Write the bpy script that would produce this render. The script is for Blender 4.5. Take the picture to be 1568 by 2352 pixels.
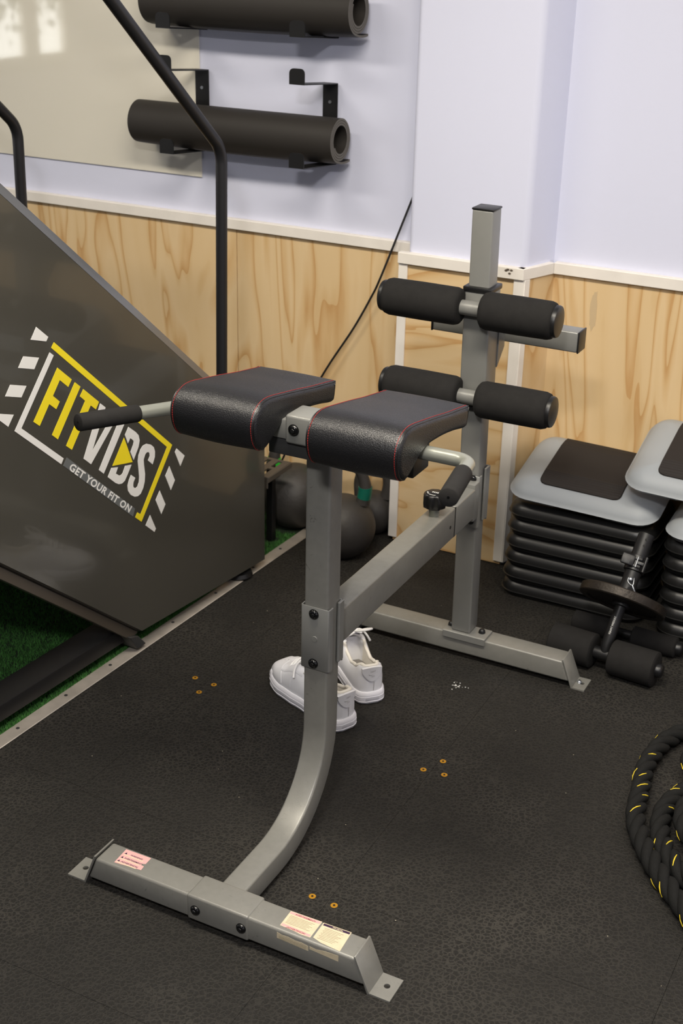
import bpy, bmesh, math, random
from mathutils import Vector, Matrix
random.seed(7)
for o in list(bpy.data.objects): bpy.data.objects.remove(o)
SC = bpy.context.scene; COL = SC.collection
PI = math.pi

# ------------------------------------------------------------------ camera
YAW, PITCH, ROLL = math.radians(26.9469), math.radians(-24.2685), math.radians(1.3147)
fw = Vector((-math.sin(YAW)*math.cos(PITCH), math.cos(YAW)*math.cos(PITCH), math.sin(PITCH)))
rt = Vector((math.cos(YAW), math.sin(YAW), 0)); up = rt.cross(fw)
rt2 = rt*math.cos(ROLL)+up*math.sin(ROLL); up2 = up*math.cos(ROLL)-rt*math.sin(ROLL)
cam_d = bpy.data.cameras.new('camera'); cam = bpy.data.objects.new('camera', cam_d); COL.objects.link(cam)
cam_d.sensor_fit = 'VERTICAL'; cam_d.sensor_height = 36; cam_d.sensor_width = 24
cam_d.lens = 36*3052.83/2352; cam_d.clip_start = .05; cam_d.clip_end = 60
m = Matrix.Identity(4)
for i in range(3): m[i][0], m[i][1], m[i][2] = rt2[i], up2[i], -fw[i]
m[0][3], m[1][3], m[2][3] = 1.0204, -1.9130, 1.6662
cam.matrix_world = m
cam_d.dof.use_dof = True; cam_d.dof.focus_distance = 2.5; cam_d.dof.aperture_fstop = 8.0
SC.camera = cam

# ------------------------------------------------------------------ world, lights, exposure
W = bpy.data.worlds.new('world'); SC.world = W; W.use_nodes = True
W.node_tree.nodes['Background'].inputs[0].default_value = (.75, .78, .85, 1)
W.node_tree.nodes['Background'].inputs[1].default_value = .3
SC.view_settings.view_transform = 'Standard'; SC.view_settings.look = 'None'
SC.view_settings.gamma = 1; SC.view_settings.use_curve_mapping = False
SC.view_settings.exposure = 0.3
def area(name, loc, sx, sy, power, color=(1, .97, .92), rot=(0, 0, 0)):
    l = bpy.data.lights.new(name, 'AREA'); l.shape = 'RECTANGLE'; l.size = sx; l.size_y = sy
    l.energy = power; l.color = color
    o = bpy.data.objects.new(name, l); COL.objects.link(o); o.location = loc; o.rotation_euler = rot
    return o
CEIL = 2.62
PANELS = [(.75, -2.2, .30, .30, 50), (-1.55, -.35, 1.2, .3, 24), (1.5, -.2, 1.2, .3, 20), (-1.5, -2.9, 1.2, .3, 3), (.25, -.45, 1.2, .3, 45)]
WARM, COOL = (1, .92, .79), (1, .97, .96)
for i, (x, y, a, b, p) in enumerate(PANELS):
    area('ceiling_lamp_light', (x, y, CEIL-.045), a, b, p, COOL if i == 0 else WARM)

# ------------------------------------------------------------------ helpers
def srgb(r, g, b):
    f = lambda c: (c/255)/12.92 if c/255 <= .04045 else ((c/255+.055)/1.055)**2.4
    return (f(r), f(g), f(b), 1)
OFF = {}
def mesh_obj(name, me, mat, parent=None, smooth=35):
    o = bpy.data.objects.new(name, me); COL.objects.link(o)
    if mat is not None: me.materials.append(mat)
    sh = OFF.get(parent.name) if parent else None
    if sh is not None and sh.length > 0: me.transform(Matrix.Translation(-sh))
    if parent: o.parent = parent
    OFF[o.name] = sh if sh is not None else Vector((0, 0, 0))
    if smooth:
        for p in me.polygons: p.use_smooth = True
        me.set_sharp_from_angle(angle=math.radians(smooth))
    return o
def obj(name, bm, mat, parent=None, smooth=35, recalc=True):
    if recalc: bmesh.ops.recalc_face_normals(bm, faces=bm.faces)
    me = bpy.data.meshes.new(name); bm.to_mesh(me); bm.free()
    return mesh_obj(name, me, mat, parent, smooth)
def tag(o, label=None, cat=None, group=None, kind=None):
    if label: o['label'] = label
    if cat: o['category'] = cat
    if group: o['group'] = group
    if kind: o['kind'] = kind
    return o
def thing(name, label, cat, loc=(0, 0, 0), rotz=0, group=None, local=False):
    o = bpy.data.objects.new(name, None); COL.objects.link(o); o.empty_display_size = .05
    o.location = loc; o.rotation_euler = (0, 0, rotz)
    OFF[o.name] = Vector((0, 0, 0)) if local else Vector(loc)
    return tag(o, label, cat, group)
def copy_tree(o, parent=None):
    c = o.copy(); COL.objects.link(c); c.parent = parent
    OFF[c.name] = OFF.get(o.name, Vector())
    for ch in list(o.children): copy_tree(ch, c)
    return c
def B(): return bmesh.new()
def box(bm, x0, x1, y0, y1, z0, z1, bev=0, seg=2):
    t = bmesh.new()
    vs = [t.verts.new(p) for p in ((x0,y0,z0),(x1,y0,z0),(x1,y1,z0),(x0,y1,z0),(x0,y0,z1),(x1,y0,z1),(x1,y1,z1),(x0,y1,z1))]
    for f in ((3,2,1,0),(4,5,6,7),(0,1,5,4),(1,2,6,5),(2,3,7,6),(3,0,4,7)): t.faces.new([vs[i] for i in f])
    if bev: bmesh.ops.bevel(t, geom=t.edges[:], offset=bev, segments=seg, affect='EDGES', profile=.5)
    merge(bm, t); return bm
def merge(bm, t, M=None):
    mp = {}
    for v in t.verts: mp[v] = bm.verts.new(M @ v.co if M else v.co)
    for f in t.faces:
        try: bm.faces.new([mp[v] for v in f.verts])
        except ValueError: pass
    t.free()
def poly_prism(bm, pts, vec, bev=0, seg=2):
    """extrude a 3-D polygon by vec"""
    t = bmesh.new(); v = Vector(vec)
    a = [t.verts.new(p) for p in pts]; b = [t.verts.new(Vector(p)+v) for p in pts]
    t.faces.new(a); t.faces.new(b[::-1]); n = len(a)
    for i in range(n): t.faces.new((a[i], b[i], b[(i+1) % n], a[(i+1) % n]))
    bmesh.ops.recalc_face_normals(t, faces=t.faces)
    if bev: bmesh.ops.bevel(t, geom=t.edges[:], offset=bev, segments=seg, affect='EDGES', profile=.5)
    merge(bm, t); return bm
def loft(bm, rings, caps=True, close=True):
    R = [[bm.verts.new(p) for p in r] for r in rings]; n = len(R[0])
    for a, b in zip(R, R[1:]):
        for i in range(n if close else n-1):
            j = (i+1) % n
            try: bm.faces.new((a[i], a[j], b[j], b[i]))
            except ValueError: pass
    if caps:
        bm.faces.new(R[0][::-1]); bm.faces.new(R[-1])
    return bm
def frames(pts, ref=None):
    P = [Vector(p) for p in pts]; out = []; n = len(P)
    for i in range(n):
        t = (P[min(i+1, n-1)]-P[max(i-1, 0)]).normalized()
        if i == 0:
            r = Vector(ref) if ref else (Vector((0, 0, 1)) if abs(t.z) < .9 else Vector((1, 0, 0)))
        r = (r-t*r.dot(t)).normalized(); out.append((P[i], r.copy(), t.cross(r)))
    return out
def tube(bm, pts, rad, n=14, caps=True, ref=None):
    fr = frames(pts, ref); rings = []
    for k, (p, a, b) in enumerate(fr):
        rr = rad[k] if isinstance(rad, (list, tuple)) else rad
        rings.append([p+a*math.cos(2*PI*i/n)*rr+b*math.sin(2*PI*i/n)*rr for i in range(n)])
    return loft(bm, rings, caps)
def cyl(bm, p0, p1, r, n=20, bev=0, r1=None):
    p0, p1 = Vector(p0), Vector(p1); r1 = r if r1 is None else r1
    if bev:
        d = (p1-p0).normalized()
        return tube(bm, [p0, p0+d*bev*.3, p0+d*bev, p1-d*bev, p1-d*bev*.3, p1], [r-bev, r-bev*.3, r, r1, r1-bev*.3, r1-bev], n)
    return tube(bm, [p0, p1], [r, r1], n)
def lathe(bm, prof, c=(0, 0, 0), n=32):
    """prof: (radius, z)"""
    rings = [[Vector(c)+Vector((math.cos(2*PI*i/n)*r, math.sin(2*PI*i/n)*r, z)) for i in range(n)] for r, z in prof]
    return loft(bm, rings)
def fillet(pts, r, n=8):
    P = [Vector(p) for p in pts]; out = [P[0]]
    for i in range(1, len(P)-1):
        a = (P[i-1]-P[i]); b = (P[i+1]-P[i]); ang = a.angle(b); a.normalize(); b.normalize()
        d = r/math.tan(ang/2); s = P[i]+a*d; e = P[i]+b*d
        bis = (a+b).normalized(); c = P[i]+bis*(r/math.sin(ang/2))
        u = s-c; w = e-c; th = u.angle(w)
        for k in range(n+1):
            t = k/n
            out.append(c+(u*math.sin((1-t)*th)+w*math.sin(t*th))/math.sin(th))
    return out+[P[-1]]
def catmull(pts, sub=6, closed=False):
    P = [Vector(p) for p in pts]; n = len(P); out = []
    for i in range(n if closed else n-1):
        g = (lambda k: P[k % n]) if closed else (lambda k: P[max(0, min(n-1, k))])
        p0, p1, p2, p3 = g(i-1), g(i), g(i+1), g(i+2)
        for s in range(sub):
            t = s/sub
            out.append(.5*((2*p1)+(p2-p0)*t+(2*p0-5*p1+4*p2-p3)*t*t+(3*p1-p0-3*p2+p3)*t**3))
    if not closed: out.append(P[-1])
    return out
def rrect(w, h, r, n=4, cx=0, cy=0):
    """rounded rectangle outline (2-D)"""
    out = []
    for sx, sy, a0 in ((1, 1, 0), (-1, 1, PI/2), (-1, -1, PI), (1, -1, 1.5*PI)):
        for k in range(n+1):
            a = a0+k/n*PI/2
            out.append((cx+sx*(w/2-r)+math.cos(a)*r, cy+sy*(h/2-r)+math.sin(a)*r))
    return out
def text_verts(s, size=1, bold=0.0, shear=0.0, align='LEFT', spacing=1.0):
    c = bpy.data.curves.new('txt', 'FONT'); c.body = s; c.size = size; c.shear = shear; c.align_x = align
    c.offset = bold; c.space_character = spacing; c.resolution_u = 3
    o = bpy.data.objects.new('txt', c); COL.objects.link(o); bpy.context.view_layer.update()
    dg = bpy.context.evaluated_depsgraph_get(); me = o.evaluated_get(dg).to_mesh()
    vs = [(v.co.x, v.co.y) for v in me.vertices]; fs = [list(p.vertices) for p in me.polygons]
    o.evaluated_get(dg).to_mesh_clear(); bpy.data.objects.remove(o); bpy.data.curves.remove(c)
    return vs, fs
def text_mesh(name, s, fn, mat, parent, **kw):
    vs, fs = text_verts(s, **kw)
    w = max(v[0] for v in vs)
    me = bpy.data.meshes.new(name); me.from_pydata([fn(x, y, w) for x, y in vs], [], fs)
    return mesh_obj(name, me, mat, parent, 0)

# ------------------------------------------------------------------ materials
def mat(name, col, rough=.5, metal=0, spec=.5, bump=0, bscale=200, var=0, vscale=5, coat=0):
    m = bpy.data.materials.new(name); m.use_nodes = True; nt = m.node_tree; b = nt.nodes['Principled BSDF']
    c = srgb(*col) if max(col) > 1 else (*col, 1)
    b.inputs['Base Color'].default_value = c; b.inputs['Roughness'].default_value = rough
    b.inputs['Metallic'].default_value = metal; b.inputs['Specular IOR Level'].default_value = spec
    b.inputs['Coat Weight'].default_value = coat
    tc = nt.nodes.new('ShaderNodeTexCoord')
    if var:
        n = nt.nodes.new('ShaderNodeTexNoise'); n.inputs['Scale'].default_value = vscale; n.inputs['Detail'].default_value = 6
        nt.links.new(tc.outputs['Object'], n.inputs['Vector'])
        mr = nt.nodes.new('ShaderNodeMapRange'); mr.inputs[1].default_value = .3; mr.inputs[2].default_value = .7
        mr.inputs[3].default_value = 1-var; mr.inputs[4].default_value = 1+var
        nt.links.new(n.outputs['Fac'], mr.inputs[0])
        mx = nt.nodes.new('ShaderNodeMix'); mx.data_type = 'RGBA'; mx.blend_type = 'MULTIPLY'; mx.inputs[0].default_value = 1
        mx.inputs[6].default_value = c; nt.links.new(mr.outputs[0], mx.inputs[7])
        nt.links.new(mx.outputs[2], b.inputs['Base Color'])
    if bump:
        n = nt.nodes.new('ShaderNodeTexNoise'); n.inputs['Scale'].default_value = bscale; n.inputs['Detail'].default_value = 3
        nt.links.new(tc.outputs['Object'], n.inputs['Vector'])
        bp = nt.nodes.new('ShaderNodeBump'); bp.inputs['Strength'].default_value = bump; bp.inputs['Distance'].default_value = .002
        nt.links.new(n.outputs['Fac'], bp.inputs['Height']); nt.links.new(bp.outputs[0], b.inputs['Normal'])
    return m
def N(nt, typ, **kw):
    n = nt.nodes.new(typ)
    for k, v in kw.items(): setattr(n, k, v)
    return n
def ramp(nt, src, stops):
    r = N(nt, 'ShaderNodeValToRGB'); e = r.color_ramp.elements
    while len(e) < len(stops): e.new(.5)
    for el, (p, c) in zip(e, stops): el.position = p; el.color = c
    nt.links.new(src, r.inputs[0]); return r
def plywood(name, axis='z'):
    m = bpy.data.materials.new(name); m.use_nodes = True; nt = m.node_tree; b = nt.nodes['Principled BSDF']
    tc = N(nt, 'ShaderNodeTexCoord'); mp = N(nt, 'ShaderNodeMapping')
    mp.inputs['Scale'].default_value = {'z': (1, 1, .16), 'x': (.16, 1, 1)}[axis]
    nt.links.new(tc.outputs['Object'], mp.inputs[0])
    n1 = N(nt, 'ShaderNodeTexNoise'); n1.inputs['Scale'].default_value = 3.6; n1.inputs['Detail'].default_value = 3
    n1.inputs['Distortion'].default_value = .7
    nt.links.new(mp.outputs[0], n1.inputs['Vector'])
    # cathedral rings: fold the broad noise into contour lines
    k = N(nt, 'ShaderNodeMath', operation='MULTIPLY'); k.inputs[1].default_value = 11; nt.links.new(n1.outputs['Fac'], k.inputs[0])
    fr = N(nt, 'ShaderNodeMath', operation='FRACT'); nt.links.new(k.outputs[0], fr.inputs[0])
    n2 = N(nt, 'ShaderNodeTexNoise'); n2.inputs['Scale'].default_value = 60; n2.inputs['Detail'].default_value = 4
    nt.links.new(mp.outputs[0], n2.inputs['Vector'])
    ad = N(nt, 'ShaderNodeMath', operation='MULTIPLY_ADD'); ad.inputs[1].default_value = .22; nt.links.new(n2.outputs['Fac'], ad.inputs[0]); nt.links.new(fr.outputs[0], ad.inputs[2])
    sc_ = N(nt, 'ShaderNodeMath', operation='MULTIPLY'); sc_.inputs[1].default_value = .82; nt.links.new(ad.outputs[0], sc_.inputs[0])
    r = ramp(nt, sc_.outputs[0], [(.04, srgb(209, 175, 125)), (.2, srgb(219, 190, 144)), (.55, srgb(222, 194, 150)), (.76, srgb(214, 181, 132)), (.90, srgb(197, 155, 102)), (.98, srgb(207, 171, 120))])
    nt.links.new(r.outputs[0], b.inputs['Base Color']); b.inputs['Roughness'].default_value = .55
    b.inputs['Specular IOR Level'].default_value = .3
    return m
def rubber_floor():
    m = bpy.data.materials.new('rubber_floor'); m.use_nodes = True; nt = m.node_tree; b = nt.nodes['Principled BSDF']
    g = N(nt, 'ShaderNodeNewGeometry'); src = g.outputs['Position']
    vo = N(nt, 'ShaderNodeTexVoronoi', feature='DISTANCE_TO_EDGE'); vo.inputs['Scale'].default_value = 105
    dn = N(nt, 'ShaderNodeTexNoise'); dn.inputs['Scale'].default_value = 130; dn.inputs['Detail'].default_value = 3; nt.links.new(src, dn.inputs['Vector'])
    dv = N(nt, 'ShaderNodeVectorMath', operation='MULTIPLY_ADD'); dv.inputs[1].default_value = (.009, .009, .009); nt.links.new(dn.outputs['Color'], dv.inputs[0]); nt.links.new(src, dv.inputs[2])
    nt.links.new(dv.outputs[0], vo.inputs['Vector'])
    line = N(nt, 'ShaderNodeMapRange'); line.inputs[1].default_value = .0; line.inputs[2].default_value = .2
    line.inputs[3].default_value = 1; line.inputs[4].default_value = 0; nt.links.new(vo.outputs['Distance'], line.inputs[0])
    wn = N(nt, 'ShaderNodeTexNoise'); wn.inputs['Scale'].default_value = 3.2; wn.inputs['Detail'].default_value = 5
    nt.links.new(src, wn.inputs['Vector'])
    wr = N(nt, 'ShaderNodeMapRange'); wr.inputs[1].default_value = .42; wr.inputs[2].default_value = .78
    wr.inputs[3].default_value = .18; wr.inputs[4].default_value = .6; nt.links.new(wn.outputs['Fac'], wr.inputs[0])
    f = N(nt, 'ShaderNodeMath', operation='MULTIPLY'); nt.links.new(line.outputs[0], f.inputs[0]); nt.links.new(wr.outputs[0], f.inputs[1])
    gn = N(nt, 'ShaderNodeTexNoise'); gn.inputs['Scale'].default_value = 480; gn.inputs['Detail'].default_value = 2; nt.links.new(src, gn.inputs['Vector'])
    base = ramp(nt, gn.outputs['Fac'], [(.28, (.006, .0056, .005, 1)), (.72, (.021, .0195, .017, 1))])
    mx = N(nt, 'ShaderNodeMix', data_type='RGBA'); nt.links.new(f.outputs[0], mx.inputs[0]); nt.links.new(base.outputs[0], mx.inputs[6])
    mx.inputs[7].default_value = (.070, .064, .054, 1)
    # dust and crumbs trodden into the mat
    sp = N(nt, 'ShaderNodeTexVoronoi', feature='F1'); sp.inputs['Scale'].default_value = 34; nt.links.new(src, sp.inputs['Vector'])
    sr = N(nt, 'ShaderNodeMapRange'); sr.inputs[1].default_value = .035; sr.inputs[2].default_value = .05; sr.inputs[3].default_value = 1; sr.inputs[4].default_value = 0
    nt.links.new(sp.outputs['Distance'], sr.inputs[0])
    sc = N(nt, 'ShaderNodeSeparateColor'); nt.links.new(sp.outputs['Color'], sc.inputs[0])
    th = N(nt, 'ShaderNodeMath', operation='GREATER_THAN'); th.inputs[1].default_value = .9; nt.links.new(sc.outputs[0], th.inputs[0])
    s2 = N(nt, 'ShaderNodeMath', operation='MULTIPLY'); nt.links.new(sr.outputs[0], s2.inputs[0]); nt.links.new(th.outputs[0], s2.inputs[1])
    mx2 = N(nt, 'ShaderNodeMix', data_type='RGBA'); nt.links.new(s2.outputs[0], mx2.inputs[0]); nt.links.new(mx.outputs[2], mx2.inputs[6])
    mx2.inputs[7].default_value = (.3, .27, .2, 1)
    nt.links.new(mx2.outputs[2], b.inputs['Base Color'])
    b.inputs['Roughness'].default_value = .7; b.inputs['Specular IOR Level'].default_value = .22
    bp = N(nt, 'ShaderNodeBump'); bp.inputs['Strength'].default_value = .55; bp.inputs['Distance'].default_value = .0012
    hs = N(nt, 'ShaderNodeMath', operation='MULTIPLY_ADD'); hs.inputs[1].default_value = .7
    nt.links.new(gn.outputs['Fac'], hs.inputs[0]); nt.links.new(line.outputs[0], hs.inputs[2])
    nt.links.new(hs.outputs[0], bp.inputs['Height']); nt.links.new(bp.outputs[0], b.inputs['Normal'])
    return m
def leather():
    m = mat('black_leather', (.0105, .0105, .0118), .37, spec=.5); nt = m.node_tree; b = nt.nodes['Principled BSDF']
    tc = N(nt, 'ShaderNodeTexCoord'); vo = N(nt, 'ShaderNodeTexVoronoi', feature='SMOOTH_F1'); vo.inputs['Scale'].default_value = 620
    nz = N(nt, 'ShaderNodeTexNoise'); nz.inputs['Scale'].default_value = 160; nz.inputs['Detail'].default_value = 2
    nt.links.new(tc.outputs['Object'], nz.inputs['Vector'])
    ad = N(nt, 'ShaderNodeVectorMath', operation='MULTIPLY_ADD'); ad.inputs[1].default_value = (.002, .002, .002)
    nt.links.new(nz.outputs['Color'], ad.inputs[0]); nt.links.new(tc.outputs['Object'], ad.inputs[2])
    nt.links.new(ad.outputs[0], vo.inputs['Vector'])
    bp = N(nt, 'ShaderNodeBump'); bp.inputs['Strength'].default_value = .6; bp.inputs['Distance'].default_value = .0009; bp.invert = True
    nt.links.new(vo.outputs['Distance'], bp.inputs['Height']); nt.links.new(bp.outputs[0], b.inputs['Normal'])
    return m
M = {}
M['paint'] = mat('wall_paint', (216, 219, 238), .6, spec=.3, bump=.05, bscale=60)
M['white'] = mat('white_trim_paint', (235, 229, 220), .5, spec=.4, var=.04, vscale=14)
M['ply'] = plywood('plywood_upright', 'z'); M['plyx'] = plywood('plywood_across', 'x')
M['floor'] = rubber_floor()
M['ceil'] = mat('ceiling_paint', (235, 235, 235), .8)
M['board'] = mat('whiteboard_gloss', (224, 219, 204), .045, spec=.5)
M['alu'] = mat('worn_aluminium', (176, 168, 158), .42, .35, var=.15, vscale=20)
M['grass'] = mat('turf_green', (70, 122, 58), .75, spec=.2, var=.35, vscale=70)
M['soil'] = mat('turf_backing', (18, 36, 16), .9)
M['steel'] = mat('grey_powder_coat', (132, 132, 128), .36, .25, spec=.5, bump=.06, bscale=900, var=.02, vscale=30)
M['steelworn'] = mat('grey_powder_coat_scuffed', (129, 128, 122), .38, .2, bump=.08, bscale=700, var=.045, vscale=60)
def scuffs(m):
    nt = m.node_tree; b = nt.nodes['Principled BSDF']; src = b.inputs['Base Color'].links[0].from_socket
    tc = N(nt, 'ShaderNodeTexCoord'); mp = N(nt, 'ShaderNodeMapping'); mp.inputs['Rotation'].default_value = (.3, .2, .7); mp.inputs['Scale'].default_value = (1, 3.2, 1)
    nt.links.new(tc.outputs['Object'], mp.inputs[0])
    n = N(nt, 'ShaderNodeTexNoise'); n.inputs['Scale'].default_value = 75; n.inputs['Detail'].default_value = 5; n.inputs['Distortion'].default_value = 1.2; nt.links.new(mp.outputs[0], n.inputs['Vector'])
    mr = N(nt, 'ShaderNodeMapRange'); mr.inputs[1].default_value = .68; mr.inputs[2].default_value = .74; mr.inputs[3].default_value = 0; mr.inputs[4].default_value = .55; nt.links.new(n.outputs['Fac'], mr.inputs[0])
    mx = N(nt, 'ShaderNodeMix', data_type='RGBA'); nt.links.new(mr.outputs[0], mx.inputs[0]); nt.links.new(src, mx.inputs[6]); mx.inputs[7].default_value = (.06, .055, .05, 1)
    nt.links.new(mx.outputs[2], b.inputs['Base Color'])
scuffs(M['steelworn'])
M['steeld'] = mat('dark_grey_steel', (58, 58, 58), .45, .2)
M['chrome'] = mat('satin_steel', (150, 152, 143), .32, .45)
M['leather'] = leather()
M['red'] = mat('red_thread', (165, 38, 32), .6)
M['foam'] = mat('black_foam', (33, 32, 31), .85, spec=.2, bump=.25, bscale=900, var=.1, vscale=60)
M['blk'] = mat('black_plastic', (20, 20, 21), .38)
M['blkg'] = mat('black_gloss', (10, 10, 11), .16)
M['blkmat'] = mat('black_satin_metal', (26, 26, 27), .45, .2)
M['rail'] = mat('black_rail_coating', (27, 27, 29), .42)
M['dash'] = mat('machine_gloss_charcoal', (68, 66, 60), .16, 0, .5, coat=.35, var=.03, vscale=4)
M['dashedge'] = mat('machine_edge_grey', (98, 99, 101), .25, .2)
M['yel'] = mat('vinyl_yellow', (232, 211, 38), .4)
M['vin'] = mat('vinyl_white', (222, 221, 217), .4)
M['vingr'] = mat('vinyl_grey', (98, 101, 101), .4)
M['yoga'] = mat('mat_rubber', (46, 43, 40), .6, spec=.3, bump=.05, bscale=400)
M['yogae'] = mat('mat_rubber_edge', (98, 94, 87), .75)
M['cord'] = mat('cable_black', (20, 19, 19), .5)
M['iron'] = mat('kettlebell_iron', (60, 57, 54), .55, .15, bump=.35, bscale=140, var=.12, vscale=20)
M['green'] = mat('green_paint', (46, 190, 52), .45); M['teal'] = mat('teal_paint', (10, 96, 78), .45)
M['riser'] = mat('riser_black', (24, 24, 24), .36, spec=.5, bump=.06, bscale=500)
M['deck'] = mat('deck_grey', (156, 161, 165), .48, spec=.4, bump=.06, bscale=600)
M['shoe'] = mat('shoe_leather_white', (230, 230, 234), .5, spec=.4, bump=.05, bscale=700)
M['sole'] = mat('shoe_sole_white', (229, 228, 234), .6)
M['lin'] = mat('shoe_lining', (232, 227, 217), .8)
M['shoegr'] = mat('shoe_print_grey', (176, 174, 172), .6)
M['lace'] = mat('shoe_lace', (236, 235, 234), .8)
M['rope'] = mat('rope_black', (25, 25, 24), .85, spec=.2, bump=.5, bscale=420, var=.12, vscale=90)
M['ropey'] = mat('rope_yellow_thread', (212, 186, 40), .7)
M['brass'] = mat('brass', (206, 150, 44), .35, .55)
M['zinc'] = mat('zinc', (168, 172, 176), .3, .85)
M['rust'] = mat('rusty_iron', (48, 43, 38), .45, .6, bump=.5, bscale=160, var=.3, vscale=40)
M['pink'] = mat('sticker_pink', (214, 164, 160), .5); M['cream'] = mat('sticker_cream', (208, 194, 164), .5, var=.06, vscale=90)
M['ink'] = mat('sticker_ink', (52, 30, 58), .5); M['inkr'] = mat('sticker_ink_red', (128, 60, 62), .5); M['inkg'] = mat('sticker_ink_faded', (150, 138, 112), .6)
M['mark'] = mat('knob_print', (226, 226, 222), .5)
# ------------------------------------------------------------------ the room
def struct(name, bm, m, parent=None, label=None, smooth=35):
    o = obj(name, bm, m, parent, smooth)
    if not parent: o['kind'] = 'structure'
    if label: o['label'] = label
    return o
XL, XR, YF, YB = -3.6, 2.8, -4.2, 1.405
floor = struct('floor', box(B(), XL, XR, YF, YB+.1, -.08, -.0095), mat('floor_screed', (24, 23, 22), .8), label='dark floor under black rubber gym tiles')
# rubber tiles laid edge to edge (seams where the photograph shows them)
xs = [-.66, -.478, .132, .742, 1.352, 1.962]; rows = {0: [.335], 1: [.325], 2: [.293], 3: [.293], 4: [.293]}
for c in range(len(xs)-1):
    y0 = rows[c][0]; ys = [y0-.457*k for k in range(5, 0, -1)]+[y0, y0+.46, y0+.92, 1.4]
    for a, b in zip(ys, ys[1:]):
        if b-a < .05: continue
        x0, x1 = xs[c], xs[c+1]
        if c == 0:   # cut along the slanted metal edging
            f = lambda y: -.6605+.046*(y-1.1)*1.0-.001
            t = B(); poly_prism(t, [(f(a), a+.0004, -.0095), (x1-.0004, a+.0004, -.0095), (x1-.0004, b-.0004, -.0095), (f(b), b-.0004, -.0095)], (0, 0, .0095))
        else:
            t = B(); box(t, x0+.0003, x1-.0003, a+.0003, b-.0003, -.0095, 0)
        struct('rubber_tile', t, M['floor'], floor)
t = B(); box(t, XL, XR, YF, .293-.457*5-.001, -.0095, -.0002); box(t, 1.963, XR, .293-.457*5, 1.4, -.0095, -.0002)
tag(struct('rubber_sheet', t, M['floor'], floor), kind='stuff')
# metal edging strip between rubber and turf
fx = lambda y, d=0: -.6605+.046*(y-1.1)-d
t = B(); poly_prism(t, [(fx(-1.2, .001), -1.2, 0), (fx(1.39, .001), 1.39, 0), (fx(1.39, .038), 1.39, 0), (fx(-1.2, .038), -1.2, 0)], (0, 0, .003), .0012, 1)
strip = struct('trim_1', t, M['alu'], label='worn metal edging strip between black rubber and green turf')
for y in (-.02, .14, .3, .42, .55, .74, .92, 1.06):
    t = B(); lathe(t, [(.0042, .0028), (.0042, .0040), (.003, .0044)], (fx(y, .022), y, 0), 10); obj('screw_head', t, M['steeld'], strip)
# turf
t = B(); poly_prism(t, [(fx(YF, .038), YF, -.0095), (fx(1.4, .038), 1.4, -.0095), (XL, 1.4, -.0095), (XL, YF, -.0095)], (0, 0, .0075))
struct('floor_turf', t, M['soil'], label='backing of the green turf lane')
vs, fs = [], []
rnd = random.Random(3)
KEEP = [(-.742, 1.245, .085), (-.79, -.10, .042), (-.70, .86, .042), (-1.42, .86, .042), (-1.40, -.10, .042), (-.742, 1.0, .022), (-.742, 1.106, .022), (-1.035, 1.0, .022), (-1.035, 1.106, .022)]
for i in range(150000):
    y = rnd.uniform(-.35, 1.39); x = fx(y, .037)-rnd.random()**1.3*.95
    if any((x-a)**2+(y-b)**2 < c*c for a, b, c in KEEP): continue
    a = rnd.uniform(0, PI*2); h = rnd.uniform(.006, .012); w = .0008
    dx, dy = math.cos(a)*w, math.sin(a)*w; lx, ly = rnd.uniform(-.006, .006), rnd.uniform(-.006, .006)
    k = len(vs); vs += [(x-dx, y-dy, -.002), (x+dx, y+dy, -.002), (x+lx, y+ly, h-.002)]; fs.append((k, k+1, k+2))
me = bpy.data.meshes.new('grass'); me.from_pydata(vs, [], fs)
tag(mesh_obj('turf_grass', me, M['grass'], None, 0), 'short green artificial grass under and beside the stair machine', 'grass', kind='stuff')

# back wall, column, other walls, ceiling
struct('wall_back', box(B(), XL-.1, XR+.1, YB, YB+.1, -.08, 2.75), M['paint'], label='pale lavender painted upper wall')
t = B(); poly_prism(t, [(-.428, 1.29, -.009), (-.097, 1.29, -.009), (-.056, YB+.01, -.009), (-.428, YB+.01, -.009)], (0, 0, 2.7))
es = [e for e in t.edges if all(abs(v.co.y-1.29) < 1e-4 for v in e.verts) and abs(e.verts[0].co.z-e.verts[1].co.z) > 1]
bmesh.ops.bevel(t, geom=es, offset=.016, segments=5, affect='EDGES', profile=.5)
struct('wall_column', t, M['paint'], label='pale painted boxed column standing out from the wall', smooth=60)
struct('wall_left', box(B(), XL-.1, XL, YF, YB, -.08, 2.75), M['paint'])
struct('wall_right', box(B(), XR, XR+.1, YF, YB, -.08, 2.75), M['paint'])
struct('wall_front', box(B(), XL-.1, XR+.1, YF-.1, YF, -.08, 2.75), mat('fill_cut_wall_dark', (58, 58, 62), .7))  # unseen wall behind the camera; dark colour put in to cut bounced fill
struct('ceiling', box(B(), XL-.1, XR+.1, YF-.1, YB+.1, 2.7, 2.8), M['ceil'])
# plywood wainscot boards
back = bpy.data.objects['wall_back']; colm = bpy.data.objects['wall_column']
for x0, x1 in ((XL+.001, -2.243), (-2.241, -1.028), (-1.026, -.440)):
    struct('plywood_panel', box(B(), x0, x1, 1.396, YB-.0005, .002, .82, .0008, 1), M['ply'], back)
for x0, x1 in ((-.058, 1.15), (1.152, XR-.001)):
    struct('plywood_panel', box(B(), x0, x1, 1.396, YB-.0005, .002, .82, .0008, 1), M['ply'], back)
struct('plywood_panel', box(B(), -.436, -.102, 1.2835, 1.2895, .002, .82, .0008, 1), M['plyx'], colm)
t = B(); poly_prism(t, [(-.0965, 1.288, .012), (-.0925, 1.286, .012), (-.0535, 1.396, .012), (-.0575, 1.398, .012)], (0, 0, .808)); struct('plywood_panel', t, M['ply'], colm)
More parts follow.
